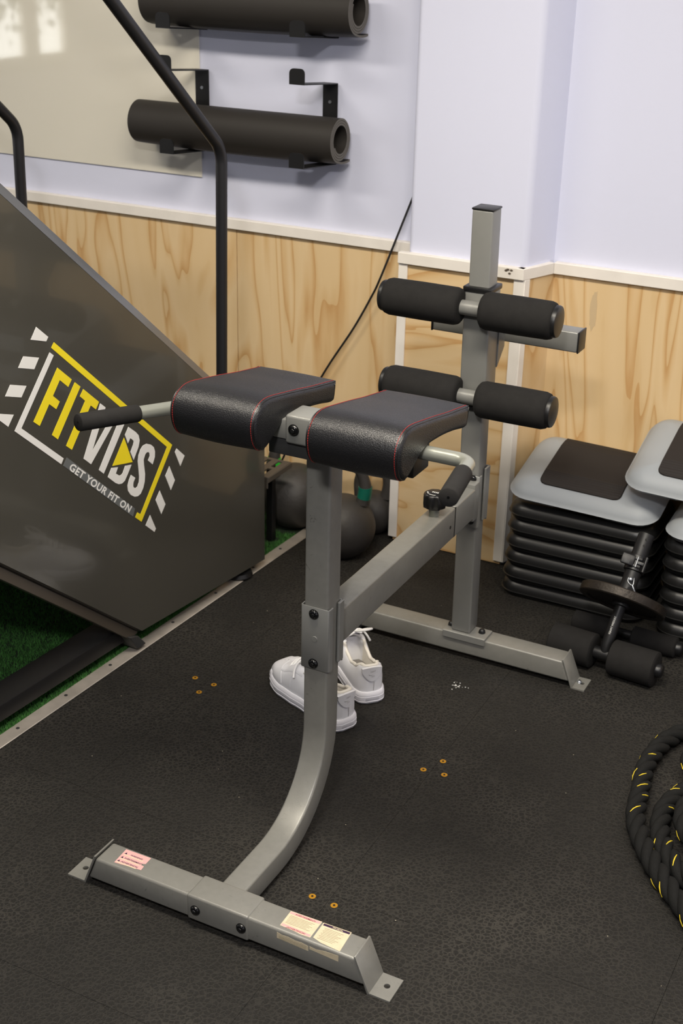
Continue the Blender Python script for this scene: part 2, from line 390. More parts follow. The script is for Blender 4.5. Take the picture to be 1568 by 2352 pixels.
# white dado rail and corner strips
def dado(n, pts, lab):
    t = B()
    for a, b in zip(pts, pts[1:]):
        a, b = Vector(a), Vector(b); d = (b-a).normalized(); nn = Vector((d.y, -d.x))
        q = [a, b, b-nn*.022, a-nn*.022]
        poly_prism(t, [(p.x, p.y, .818) for p in q], (0, 0, .030), .0015, 1)
    return struct('trim_%d' % n, t, M['white'], label=lab)
dado(2, [(XL, 1.383), (-.430, 1.383)], 'white dado rail along the wall behind the stair machine')
dado(3, [(-.448, 1.270), (-.0935, 1.270), (-.0505, 1.383)], 'white dado rail wrapping the column, chipped near the corner')
dado(4, [(-.052, 1.383), (XR, 1.383)], 'white dado rail on the wall above the step stacks')
t = B(); poly_prism(t, [(-.448, 1.2775, .012), (-.422, 1.2775, .012), (-.422, 1.2832, .012), (-.4365, 1.2832, .012), (-.4365, 1.395, .012), (-.448, 1.395, .012)], (0, 0, .806), .001, 1)
struct('trim_5', t, M['white'], label='white corner strip on the left edge of the column wainscot')
t = B(); box(t, -.121, -.0935, 1.2775, 1.2832, .012, .818, .001, 1)
poly_prism(t, [(-.0965, 1.2785, .012), (-.0905, 1.2785, .012), (-.0835, 1.298, .012), (-.0895, 1.2995, .012)], (0, 0, .806), .0008, 1)
struct('trim_6', t, M['white'], label='white corner strip on the right edge of the column wainscot')
# putty smear on the right plywood, chips on the column rail
def blob(name, cx, cz, rx, rz, y, m, parent, seed, n=18):
    r = random.Random(seed); t = B()
    pts = [(cx+math.cos(2*PI*i/n)*rx*r.uniform(.75, 1.1), y, cz+math.sin(2*PI*i/n)*rz*r.uniform(.8, 1.1)) for i in range(n)]
    poly_prism(t, pts, (0, -.0006, 0)); obj(name, t, m, parent)
blob('putty_patch', .062, .733, .010, .058, 1.396, mat('putty', (200, 176, 138), .7), back, 4)
for i, (x, z) in enumerate(((-.141, .839), (-.131, .832), (-.136, .842), (-.127, .841))):
    blob('paint_chip', x, z, .0045, .003, 1.2699, mat('bare_wood', (92, 80, 68), .8), bpy.data.objects['trim_3'], 20+i, 9)
# ceiling lamp housings (out of the frame)
for i, (x, y, a, b, p) in enumerate(PANELS):
    t = B(); box(t, x-a/2-.03, x+a/2+.03, y-b/2-.03, y+b/2+.03, CEIL-.03, 2.699, .004, 1)
    tag(obj('ceiling_lamp', t, M['white']), ['square white ceiling lamp above the photographer', 'long ceiling lamp over the stair machine', 'long ceiling lamp over the step stacks', 'long ceiling lamp at the far left of the room', 'long ceiling lamp at the far right of the room'][i], 'lamp')
# daylight window in the left wall (mirrored in the whiteboard)
wm = bpy.data.materials.new('daylight_trees'); wm.use_nodes = True; nt = wm.node_tree; nt.nodes.remove(nt.nodes['Principled BSDF'])
em = N(nt, 'ShaderNodeEmission'); g = N(nt, 'ShaderNodeNewGeometry'); nz = N(nt, 'ShaderNodeTexNoise'); nz.inputs['Scale'].default_value = 22; nz.inputs['Detail'].default_value = 8
nt.links.new(g.outputs['Position'], nz.inputs['Vector'])
# trees outside: the crown is denser higher up
sx = N(nt, 'ShaderNodeSeparateXYZ'); nt.links.new(g.outputs['Position'], sx.inputs[0])
zz_ = N(nt, 'ShaderNodeMath', operation='MULTIPLY_ADD'); zz_.inputs[1].default_value = -.9; zz_.inputs[2].default_value = 1.09; nt.links.new(sx.outputs['Z'], zz_.inputs[0])
sm = N(nt, 'ShaderNodeMath', operation='ADD'); nt.links.new(nz.outputs['Fac'], sm.inputs[0]); nt.links.new(zz_.outputs[0], sm.inputs[1])
r = ramp(nt, sm.outputs[0], [(.48, (.03, .045, .03, 1)), (.56, (.9, .9, .86, 1))]); nt.links.new(r.outputs[0], em.inputs[0]); em.inputs[1].default_value = 9
nt.links.new(em.outputs[0], nt.nodes['Material Output'].inputs[0])
win = struct('window_1', box(B(), XL+.001, XL+.008, -1.045, -.35, .985, 1.60), wm)
t = B()
for a, b, c, d in ((-1.095, -.30, .935, .985), (-1.095, -.30, 1.60, 1.65), (-1.095, -1.045, .985, 1.60), (-.35, -.30, .985, 1.60), (-.845, -.735, .985, 1.60)): box(t, XL+.001, XL+.04, a, b, c, d)
struct('window_frame', t, M['white'], win)

# ------------------------------------------------------------------ whiteboard, mats and hooks on the wall
t = B(); box(t, -2.55, -1.146, 1.399, 1.4045, .953, 2.05, .0012, 1)
tag(obj('whiteboard', t, M['board']), 'glossy cream whiteboard panel on the wall behind the stair machine', 'whiteboard')
def hook(name, x, z0, z1, lab, arms):
    h = thing(name, lab, 'wall hook', (x, 1.395, z0), group='black mat hooks on the wall')
    t = B(); box(t, x-.0225, x+.0225, 1.3955, 1.3985, z0, z1, .0008, 1); obj('back_plate', t, M['blkmat'], h)
    for za in arms:
        t = B(); poly_prism(t, [(x-.0225, 1.3955, za), (x+.0225, 1.3955, za), (x+.0225, 1.213, za+.014), (x-.0225, 1.213, za+.014)], (0, 0, -.003), .0006, 1); obj('arm', t, M['blkmat'], h)
        t = B(); pts = [(x+px, 1.213, za+.011+pz) for px, pz in [(-.0225, 0), (.0225, 0), (.0225, .028)]+[(.0105+.012*math.cos(a), .028+.012*math.sin(a)) for a in (.4, .8, 1.2, 1.57)]+[(-.0105+.012*math.cos(a), .028+.012*math.sin(a)) for a in (1.57, 1.95, 2.35, 2.75)]+[(-.0225, .028)]]
        poly_prism(t, pts, (0, -.003, 0)); obj('tab', t, M['blkmat'], h)
    t = B(); cyl(t, (x, 1.3957, z1-.05), (x, 1.3935, z1-.05), .0045, 10); obj('screw', t, M['zinc'], h)
hook('mat_hook', -.725, 1.034, 1.248, 'black double hook behind the right end of the lower rolled mat', (1.036, 1.248))
hook('mat_hook', -1.136, 1.034, 1.256, 'black double hook behind the left end of the lower rolled mat', (1.036, 1.256))
hook('mat_hook', -.725, 1.362, 1.58, 'black hook under the right end of the topmost rolled mat', (1.364, 1.58))
hook('mat_hook', -1.136, 1.362, 1.587, 'black hook under the left end of the topmost rolled mat', (1.364, 1.587))
def rolled_mat(x0, x1, yc, zc, r1, lab, flap):
    th, gap = .0056, .0009; r0 = .040; turns = (r1-r0)/(th+gap); nn = int(turns*36)
    end = -PI/2-.15 if flap else -PI/2+.6
    sp = []
    for i in range(nn+1):
        q = i/nn; a = end-(1-q)*turns*2*PI; r = r0+(r1-r0)*q; sp.append((a, r))
    out = [((yc+math.cos(a)*r), (zc+math.sin(a)*r)) for a, r in sp]; inn = [((yc+math.cos(a)*(r-th)), (zc+math.sin(a)*(r-th))) for a, r in sp]
    if flap:
        for k in range(1, 7):
            s = k*.011; out.append((yc-.009+s, zc-r1-.0005-.004*math.sin(s*40))); inn.append((yc-.009+s, zc-r1+th-.0005-.004*math.sin(s*40)))
    prof = out+inn[::-1]; nx = 12; bm = B(); rings = []
    for k in range(nx+1):
        u = k/nx; sag = -.006*math.sin(u*PI)
        rings.append([(x0+(x1-x0)*u, y, z+(sag if z < zc-r1*.85 else 0)) for y, z in prof])
    R = [[bm.verts.new(p) for p in rr] for rr in rings]; n = len(prof); h = len(out)
    for a, b in zip(R, R[1:]):
        for i in range(n): bm.faces.new((a[i], a[(i+1) % n], b[(i+1) % n], b[i]))
    for rr in (R[0], R[-1]):
        for i in range(h-1): bm.faces.new((rr[i], rr[i+1], rr[n-2-i], rr[n-1-i]))
    o = obj('rolled_mat', bm, M['yoga'], None, 40)
    o.data.materials.append(M['yogae'])
    for p in o.data.polygons:
        if abs(p.normal.x) > .9: p.material_index = 1
    return tag(o, lab, 'exercise mat', 'rolled exercise mats on the wall')
rolled_mat(-1.307, -.655, 1.327, 1.1110, .0605, 'rolled black exercise mat on the lower hooks, spiral end toward the column', True)
rolled_mat(-1.25, -.607, 1.322, 1.438, .0615, 'topmost rolled black exercise mat, cut off by the picture edge', True)
# cable
pts = catmull([(-.432, 1.395, 1.06), (-.47, 1.388, .955), (-.507, 1.365, .835), (-.540, 1.355, .74), (-.568, 1.37, .69), (-.626, 1.375, .585), (-.71, 1.372, .45), (-.79, 1.37, .30), (-.86, 1.36, .12), (-.93, 1.32, .012)], 6)
t = B(); tube(t, pts, .0032, 8); tag(obj('power_cable', t, M['cord']), 'thin black cable hanging down the plywood left of the column', 'cable')
LOGO_W = [[(-0.8445, 0.8948), (-0.8118, 0.8658), (-0.8187, 0.8581), (-0.8629, 0.8728)], [(-0.8874, 0.8447), (-0.8431, 0.83), (-0.8595, 0.8099), (-0.9045, 0.825)], [(-0.9305, 0.797), (-0.8855, 0.7818), (-0.9023, 0.7622), (-0.947, 0.7774)], [(-0.9915, 0.7554), (-0.9279, 0.733), (-0.9461, 0.7126)], [(-0.3952, 0.4839), (-0.3645, 0.4551), (-0.3829, 0.4337), (-0.4025, 0.4767)], [(-0.4259, 0.4482), (-0.4062, 0.4051), (-0.4235, 0.3851), (-0.4432, 0.4289)], [(-0.4667, 0.3994), (-0.4466, 0.3565), (-0.464, 0.3367), (-0.4836, 0.3806)], [(-0.5069, 0.3508), (-0.4871, 0.3074), (-0.4931, 0.3008), (-0.5254, 0.3306)], [(-0.8108, 0.8328), (-0.7996, 0.8234), (-0.9096, 0.698), (-0.7915, 0.5923), (-0.8, 0.5817), (-0.9292, 0.698)], [(-0.6632, 0.6784), (-0.6465, 0.6639), (-0.6721, 0.622), (-0.6999, 0.5767), (-0.6213, 0.642), (-0.6075, 0.6302), (-0.7054, 0.5492), (-0.7282, 0.5701)], [(-0.6002, 0.6236), (-0.5828, 0.6086), (-0.665, 0.5125), (-0.6803, 0.5268)], [(-0.5714, 0.5946), (-0.5466, 0.5744), (-0.5367, 0.5633), (-0.5336, 0.5499), (-0.5386, 0.5355), (-0.5585, 0.5096), (-0.5685, 0.5321), (-0.5578, 0.5462), (-0.5547, 0.5532), (-0.5582, 0.5588), (-0.5669, 0.566), (-0.576, 0.5562), (-0.585, 0.5791)], [(-0.6376, 0.517), (-0.6151, 0.511), (-0.6237, 0.4986), (-0.6116, 0.4891), (-0.6051, 0.4886), (-0.5997, 0.4911), (-0.5896, 0.5054), (-0.567, 0.5007), (-0.5821, 0.4823), (-0.5934, 0.4701), (-0.6041, 0.4668), (-0.6156, 0.4695), (-0.6267, 0.4766), (-0.6517, 0.4996)], [(-0.4896, 0.475), (-0.5059, 0.4903), (-0.4991, 0.4989), (-0.4994, 0.5063), (-0.5038, 0.511), (-0.5105, 0.5118), (-0.5162, 0.5083), (-0.5223, 0.4977), (-0.5218, 0.4848), (-0.5193, 0.4603), (-0.5218, 0.4428), (-0.5282, 0.4286), (-0.5384, 0.4176), (-0.5494, 0.4152), (-0.5613, 0.4183), (-0.5753, 0.4283), (-0.5837, 0.4414), (-0.5846, 0.4544), (-0.5793, 0.4651), (-0.5706, 0.4765), (-0.5555, 0.4639), (-0.5628, 0.4556), (-0.5647, 0.4472), (-0.5624, 0.4418), (-0.5559, 0.4381), (-0.5491, 0.4398), (-0.5431, 0.4486), (-0.541, 0.4606), (-0.5422, 0.4828), (-0.5436, 0.5013), (-0.54, 0.5145), (-0.5325, 0.5263), (-0.5227, 0.5329), (-0.5092, 0.5333), (-0.4933, 0.526), (-0.4829, 0.5162), (-0.4789, 0.5049), (-0.4803, 0.4907)]]
LOGO_Y = [[(-0.796, 0.8506), (-0.4123, 0.4988), (-0.5404, 0.3458), (-0.5622, 0.3658), (-0.5534, 0.3755), (-0.5424, 0.3662), (-0.4322, 0.4995), (-0.8053, 0.8409)], [(-0.791, 0.7946), (-0.7499, 0.7575), (-0.7622, 0.7442), (-0.7866, 0.7664), (-0.8106, 0.7386), (-0.7912, 0.7204), (-0.8035, 0.7071), (-0.8234, 0.7244), (-0.8564, 0.6862), (-0.8733, 0.7007)], [(-0.7406, 0.7487), (-0.7241, 0.7343), (-0.805, 0.64), (-0.8216, 0.6551)], [(-0.7153, 0.7261), (-0.6671, 0.6829), (-0.6788, 0.669), (-0.695, 0.6831), (-0.7639, 0.6026), (-0.7808, 0.6174), (-0.7117, 0.6984), (-0.7273, 0.7131)], [(-0.5885, 0.5738), (-0.5627, 0.5057), (-0.6335, 0.5205)]]
LOGO_G = [[(-0.7811, 0.591), (-0.562, 0.3884), (-0.5704, 0.3708), (-0.7938, 0.576)]]
LOGO_T = [(-0.7793, 0.5634), (-0.5844, 0.387), (-0.767, 0.574)]
# ------------------------------------------------------------------ stair machine
mach = thing('stair_machine', 'charcoal stair climbing machine with yellow and white lettering on its side panel', 'exercise machine', (-1.05, .4, 0))
PE = Vector((.046, 1, 0)).normalized(); PN = Vector((PE.y, -PE.x, 0)); PO = Vector((-.665, .95, 0))
def pp(s, z, d=0): return PO+PE*s+PN*d+Vector((0, 0, z))
def side_panel(d0, sgn, name):
    out = [(-.006, .022), (-.006, .423), (-1.35, 1.575), (-1.62, 1.575), (-1.62, .94), (-.558, .054)]
    inn = [(-.010, .026), (-.0095, .396), (-1.352, 1.545), (-1.615, 1.56), (-1.614, .945), (-.556, .059)]
    t = B(); loft(t, [[pp(s, z, d0) for s, z in inn], [pp(s, z, d0-.016*sgn) for s, z in out], [pp(s, z, d0-.05*sgn) for s, z in out]])
    o = obj(name, t, M['dash'], mach, 20)
    return o
panel = side_panel(0, 1, 'side_panel')
side_panel(-.86, -1, 'side_panel')
# bright chamfer along the sloping top edge of the near panel
t = B(); loft(t, [[pp(-.0095, .3965, .0006), pp(-.006, .4235, -.0155), pp(-.006, .4235, -.05), pp(-.03, .40, -.05)], [pp(-1.352, 1.5455, .0006), pp(-1.35, 1.5755, -.0155), pp(-1.35, 1.5755, -.05), pp(-1.37, 1.55, -.05)]])
obj('edge_moulding', t, M['dashedge'], mach, 20)
t = B(); poly_prism(t, [pp(-.56, .055, -.012), pp(-1.62, .94, -.012), pp(-1.628, .918, -.012), pp(-.585, .044, -.012)], PN*-.03, .001, 1)
obj('lower_flange', t, mat('machine_flange', (92, 84, 74), .35, .4), mach)
t = B(); poly_prism(t, [pp(-.03, .035, -.05), pp(-.03, .36, -.05), pp(-1.5, 1.6, -.05), pp(-1.6, 1.0, -.05), pp(-.52, .09, -.05)], PN*-.012); obj('inner_plate', t, M['blk'], mach)
for k in range(6):
    s = -.16-.2*k; z = .36+.171*k
    t = B(); a = pp(s, z, -.07); poly_prism(t, [pp(s-.1, z, -.07), pp(s+.1, z, -.07), pp(s+.1, z, -.79), pp(s-.1, z, -.79)], (0, 0, -.025), .003, 1); obj('stair_tread', t, M['blk'], mach)
t = B(); poly_prism(t, [pp(-.02, .10, -.06), pp(-.02, .35, -.06), pp(-.02, .35, -.8), pp(-.02, .10, -.8)], PE*-.02); obj('rear_plate', t, M['dash'], mach)
def rail(x, name):
    pts = fillet([(x, .905, .18), (x, .931, 1.128), (x, .10, 1.84)], .075, 9)
    t = B(); tube(t, pts, .0148, 16); obj(name, t, M['rail'], mach, 60)
rail(-.78, 'handrail'); rail(-1.42, 'handrail')
bx = lambda y: -.7395+.065*(y-.15)
t = B(); poly_prism(t, [(bx(-1.3), -1.3, .03), (bx(.42), .42, .03), (bx(.42)-.075, .42, .03), (bx(-1.3)-.075, -1.3, .03)], (0, 0, .042), .004, 2); obj('base_rail', t, M['blkmat'], mach)
t = B(); poly_prism(t, [(bx(-1.3)-.62, -1.3, .03), (bx(.42)-.62, .42, .03), (bx(.42)-.69, .42, .03), (bx(-1.3)-.69, -1.3, .03)], (0, 0, .042), .004, 2); obj('base_rail', t, M['blkmat'], mach)
t = B(); poly_prism(t, [pp(-.60, .06, -.005), pp(-.565, .048, -.005), pp(-.535, .012, -.005), pp(-.57, .012, -.005)], PN*-.10, .002, 1); obj('mount_bracket', t, M['steeld'], mach)
for (x, y) in ((-.79, -.10), (-.70, .86), (-1.42, .86), (-1.40, -.10)):
    t = B(); lathe(t, [(.036, .0035), (.038, .008), (.034, .018), (.012, .022), (.010, .035)], (x, y, 0), 24); obj('levelling_foot', t, M['blk'], mach, 40)
def decal(name, pts, m, d=.0007, parent=None):
    t = B(); poly_prism(t, [pp(s, z, d-.0012) for s, z in pts], PN*.0008); return obj(name, t, m, parent or panel, 0)
for i, q in enumerate(LOGO_W): decal('logo_mark' if i < 8 else ('logo_frame' if i == 8 else 'logo_letter'), q, M['vin'], .0012)
for i, q in enumerate(LOGO_Y): decal(['logo_frame', 'logo_letter', 'logo_letter', 'logo_letter', 'logo_triangle'][i], q, M['yel'], .0012)
decal('logo_banner', LOGO_G[0], M['vingr'], .0012)
(b0s, b0z), (b1s, b1z), (tls, tlz) = LOGO_T
vy = ((tls-b0s), (tlz-b0z))
text_mesh('logo_lettering', 'GET YOUR FIT ON', lambda x, y, w: pp(b0s+(b1s-b0s)*x/w+vy[0]*y/.70, b0z+(b1z-b0z)*x/w+vy[1]*y/.70, .0011), M['vin'], panel, bold=.03, spacing=1.08)
# slip sheet faint scratches are left to the gloss of the panel

# ------------------------------------------------------------------ hyperextension bench
bench = thing('roman_chair_bench', 'grey steel roman chair bench with split black leather pads and foam leg rollers', 'exercise bench', (0, 0, 0))
ST, SW = M['steel'], M['steelworn']
def part(name, t, m, parent=bench, smooth=35): return obj(name, t, m, parent, smooth)
def bolt(p, n, r=.0095, m=None, parent=bench, name='bolt', h=.006):
    p = Vector(p); n = Vector(n).normalized(); t = B()
    tube(t, [p-n*.002, p+n*.0012, p+n*.0015, p+n*h*.6, p+n*h*.92, p+n*h], [r, r, r*.92, r*.86, r*.62, r*.42], 20)
    o = obj(name, t, m or M['blkg'], parent, 50)
    t = B(); tube(t, [p+n*h*.99, p+n*(h+.0004)], [r*.40, r*.36], 6); obj('socket', t, M['blk'], o, 20); return o
def foot_bar(x0, x1, y0, y1, z0, z1, xt0, xt1, nm, zlip=.006):
    t = B(); e = .020   # the ends are cut to follow the sloping end plates
    q = [(x0-e, z0), (x1+e, z0), (x1, z1), (x0, z1)]
    poly_prism(t, [(x, y0, z) for x, z in q], (0, y1-y0, 0), .005, 3); b = part(nm, t, SW)
    for sg, xa, xt in ((-1, x0, xt0), (1, x1, xt1)):
        t = B(); th = .0035
        xb = xa+sg*.0265
        pl = [(xa-sg*.001, z1+zlip), (xa+sg*.0025, z1+zlip), (xb+sg*th, .0035), (xb+sg*th-sg*.001, 0), (xb, 0)]
        poly_prism(t, [(x, y0-.001, z) for x, z in pl], (0, y1-y0+.002, 0), .0006, 1)
        # flat tab with a round hole
        hx, hy, hr = (xb+xt)/2+sg*.002, (y0+y1)/2+.002, .0056; n = 24; lo, hi = [], []
        c = [(xt, y1), (xb, y1), (xb, y0), (xt, y0)]
        xm, ym, xr, yr = (xt+xb)/2, (y0+y1)/2, abs(xt-xb)/2, (y1-y0)/2
        rings = [[], [], [], []]
        for k in range(n):
            a = 2*PI*k/n; dx, dy = math.cos(a), math.sin(a); s = 1/max(abs(dx), abs(dy))
            ox, oy = xm+dx*s*xr, ym+dy*s*yr
            rings[0].append((hx+dx*hr, hy+dy*hr, 0)); rings[1].append((hx+dx*hr, hy+dy*hr, th)); rings[2].append((ox, oy, th)); rings[3].append((ox, oy, 0))
        loft(t, rings+[rings[0]], caps=False); bmesh.ops.remove_doubles(t, verts=t.verts, dist=1e-6)
        part('foot_plate', t, SW)
    return b
foot_bar(-.263, .2724, -.357, -.301, .0153, .0654, -.3317, .3407, 'front_foot_bar')
foot_bar(-.255, .2595, .7512, .8075, .0153, .0654, -.317, .3184, 'rear_foot_bar')
bolt((.297, .782, .0035), (0, 0, 1), .006, M['zinc'], name='anchor_bolt')
# T-sleeve of the front post on the foot bar
t = B(); box(t, -.062, .0655, -.3592, -.298, .0135, .0678, .0045, 3); tsl = part('t_sleeve', t, SW)
for x in (-.0434, .0519): bolt((x, -.3592, .039), (0, -1, 0), .0098)
# front post: square tube that sweeps forward into the sleeve
path = [(0, -.300, .0405), (0, -.235, .0405)]
for k in range(0, 15):
    a = -PI/2+k/14*PI/2; path.append((0, -.172+math.cos(a)*.196, .2365+math.sin(a)*.196))
path += [(0, .024, .5), (0, .024, .806)]
prof = rrect(.05, .05, .005, 3); rings = []
for p, r, b in frames(path, (0, 0, 1)): rings.append([p+Vector((1, 0, 0))*u+r*v for u, v in prof])
t = B(); loft(t, rings); part('front_post', t, SW, smooth=40)
# clamp around the front post
t = B(); prof = [(-.0302, .022), (-.0302, -.0015), (-.027, -.0048), (.027, -.0048), (.0302, -.0015), (.0302, .012), (.027, .012), (.027, -.0018), (-.027, -.0018), (-.027, .022)]
poly_prism(t, [(x, y, .3637) for x, y in prof], (0, 0, .132), .0006, 1); part('post_clamp', t, ST)
t = B(); box(t, -.031, .031, .0492, .0530, .3637, .4957, .001, 1); box(t, .0262, .0318, .034, .0530, .368, .4957, .0012, 1); box(t, -.0318, -.0262, .034, .0530, .368, .4957, .0012, 1); part('clamp_back_plate', t, ST)
for z in (.4816, .3762): bolt((-.002, -.0048, z), (0, -1, 0), .0102)
t = B(); tube(t, [(0, -.0046, .4294), (0, -.0058, .4294), (0, -.0052, .4294), (0, -.0030, .4294)], [.0062, .0056, .0044, .003], 16); part('dimple', t, ST)
# beam
t = B(); box(t, -.025, .025, .053, .6052, .3945, .4692, .0045, 3); beam = part('beam', t, SW)
t = B(); box(t, -.0252, .0252, .6066, .7205, .3943, .4694, .0045, 3); part('beam_stub', t, ST)
t = B(); box(t, -.0243, .0243, .60, .61, .396, .4675); part('beam_joint', t, M['blk'])
t = B(); cyl(t, (.0248, .578, .430), (.0256, .578, .430), .004, 14); obj('pin_hole', t, M['blk'], beam)
t = B(); cyl(t, (0, .5405, .4685), (0, .5405, .489), .0115, 20); part('knob_stem', t, M['chrome'])
n = 48; prof = [(.0115, .4865), (.019, .4875), (.0235, .491), (.0245, .500), (.0245, .515), (.0232, .5205), (.019, .5235), (.0, .5242)]
rings = []
for r, z in prof[:-1]:
    lob = .0022 if .489 < z < .518 else .0008
    rings.append([Vector(((r+lob*math.cos(8*2*PI*i/n))*math.cos(2*PI*i/n), .5405+(r+lob*math.cos(8*2*PI*i/n))*math.sin(2*PI*i/n), z)) for i in range(n)])
t = B(); loft(t, rings); kn = part('adjustment_knob', t, M['blk'], smooth=50)
def arc_band(a0, a1, r0, r1, z):
    t = B(); k = 14; pts = [(math.cos(a0+(a1-a0)*i/k)*r1, .5405+math.sin(a0+(a1-a0)*i/k)*r1, z) for i in range(k+1)]+[(math.cos(a1+(a0-a1)*i/k)*r0, .5405+math.sin(a1+(a0-a1)*i/k)*r0, z) for i in range(k+1)]
    poly_prism(t, pts, (0, 0, .0002)); return t
obj('knob_marking', arc_band(-2.1, -1.1, .0155, .0172, .5236), M['mark'], kn, 0)
for a in (-2.9, -2.7, -2.5, -2.35): obj('knob_marking', arc_band(a, a+.1, .0145, .0178, .5236), M['mark'], kn, 0)
for k in range(4): obj('knob_marking', box(B(), -.006+.004*k, -.0035+.004*k, .537, .5425, .5238, .5241), M['mark'], kn, 0)
# rear post (leans a touch to the left as in the photograph)
def lean(t):
    for v in t.verts: v.co.x += -.0022-.0115*v.co.z
    return t
t = B(); box(t, -.0245, .0245, .7547, .8040, .0715, 1.0945, .004, 3); part('rear_post', lean(t), ST)
t = B(); box(t, -.0255, .0255, .7537, .8050, 1.0935, 1.0985, .002, 2); part('post_cap', lean(t), M['blk'])
t = B(); box(t, -.046, .064, .7490, .7990, .0660, .0712, .001, 1); box(t, -.046, .064, .7455, .7495, .0530, .0712, .001, 1); part('base_flange', t, ST)
for x in (-.036, .0445): bolt((x, .7775, .0712), (0, 0, 1), .0088, M['blk'], name='hex_bolt', h=.010)
# bracket joining stub and rear post
t = B(); prof = [(-.0302, .785), (-.0302, .7525), (-.027, .7490), (.027, .7490), (.0302, .7525), (.0302, .762), (.027, .762), (.027, .7520), (-.027, .7520), (-.027, .785)]
poly_prism(t, [(x-.007, y, .3580) for x, y in prof], (0, 0, .1300), .0006, 1); part('rear_bracket', t, ST)
t = B(); box(t, -.0375, .024, .8045, .8085, .36, .498, .001, 1); box(t, .0195, .0245, .782, .8085, .366, .498, .001, 1); part('bracket_back_plate', t, ST)
t = B(); box(t, -.0305, .0235, .7200, .7495, .385, .478, .003, 2); part('bracket_block', t, ST)
for z in (.373, .481): bolt((.006, .7490, z), (0, -1, 0), .0085)
# sliding roller carriage
t = B(); box(t, -.031, .031, .7475, .8105, .655, .918, .004, 3); part('carriage_tube', lean(t), ST)
t = B(); box(t, -.0335, .0335, .745, .8130, .917, .929, .0025, 2); part('carriage_collar', lean(t), M['blk'])
t = B(); box(t, -.0325, .0325, .746, .8120, .645, .656, .0025, 2); part('carriage_collar', lean(t), M['blk'])
def rollers(z, y, xs):
    l0, l1, r0, r1 = xs
    t = B(); cyl(t, (l0-.004, y, z), (r1+.004, y, z), .0165, 22); part('roller_axle', t, M['chrome'] if 0 else ST)
    for a, b, capd in ((l0, l1, -1), (r0, r1, 1)):
        t = B(); r = .0415; e = .014
        ps = [(a, .030), (a+.001, .034), (a+.005, .0388), (a+e, r), ((a+b)/2, r+.0006), (b-e, r), (b-.005, .0388), (b-.001, .034), (b, .030)]
        tube(t, [(x, y, z) for x, _ in ps], [q for _, q in ps], 36); f = part('foam_roller', t, M['foam'], smooth=50)
        xo = a if capd < 0 else b
        t = B(); tube(t, [(xo-capd*.002, y, z), (xo+capd*.004, y, z), (xo+capd*.0075, y, z), (xo+capd*.009, y, z), (xo+capd*.0105, y, z)], [.0345, .035, .0335, .029, .012], 36); obj('end_cap', t, M['blk'], f, 40)
rollers(.886, .729, (-.2225, -.0395, .0090, .1760))
rollers(.684, .729, (-.2120, -.0330, .0130, .1815))
# cross handle behind the post
t = B(); box(t, -.157, .192, .848, .896, .786, .833, .004, 3); part('rear_crossbar', t, ST)
for x0, x1 in ((.1915, .1955), (-.161, -.1565)):
    t = B(); box(t, x0, x1, .847, .897, .785, .834, .0015, 2); part('crossbar_cap', t, M['blk'])
t = B(); poly_prism(t, [(.016, .8095, .735), (.016, .8490, .775), (.016, .8490, .842), (.016, .8095, .842)], (.006, 0, 0), .001, 1)
poly_prism(t, [(-.036, .8095, .735), (-.036, .8490, .775), (-.036, .8490, .842), (-.036, .8095, .842)], (.006, 0, 0), .001, 1)
box(t, -.034, .020, .8095, .8490, .795, .84, .001, 1); part('crossbar_gusset', t, ST)
t = B(); cyl(t, (.0221, .838, .812), (.0228, .838, .812), .0045, 12); part('gusset_hole', t, M['blk'])
# pad support
t = B(); box(t, -.198, .198, -.050, .000, .836, .872, .003, 2); part('pad_crossbar', t, ST)
t = B(); box(t, -.036, .036, -.0565, .004, .832, .8845, .005, 3); part('crossbar_clamp', t, ST)
for x in (-.0185, .0185): bolt((x, -.0565, .8590), (0, -1, 0), .0105)
t = B(); box(t, -.075, .075, -.046, .052, .804, .8355, .003, 2); part('post_head_shade', t, M['steeld'])  # dark mount block standing in for the shade band under the crossbar
for s in (-1, 1):
    t = B(); box(t, min(s*.193, s*.2065), max(s*.193, s*.2065), -.054, .010, .815, .874, .003, 2); part('crossbar_end_cap', t, M['blk'])
# split pads
prof0 = [(.157, .881), (.11, .8885), (.068, .8950), (.015, .9050), (-.038, .9140), (-.081, .9205), (-.106, .9195), (-.124, .9115), (-.1355, .8990), (-.1395, .8800), (-.1345, .8560), (-.1220, .8390), (-.1030, .8325), (-.0780, .8430), (-.0510, .8575), (-.0180, .8640), (.042, .8605), (.100, .8515), (.139, .8430), (.150, .8465), (.153, .8560)]
PROF = [Vector((0, y, z)) for y, z in prof0]; PC = catmull(PROF[:-1], 4)+[PROF[-1]]
def inset_prof(d):
    n = len(PC); out = []
    for i in range(n):
        a, b = PC[i-1], PC[(i+1) % n]; tg = (b-a).normalized(); nr = Vector((0, tg.z, -tg.y))   # outward for this winding
        out.append(PC[i]-nr*d)
    return out
_c = sum(PC, Vector())/len(PC); _t = inset_prof(.01)
SGN = 1 if (_t[5]-Vector((0, .05, .87))).length < (PC[5]-Vector((0, .05, .87))).length else -1
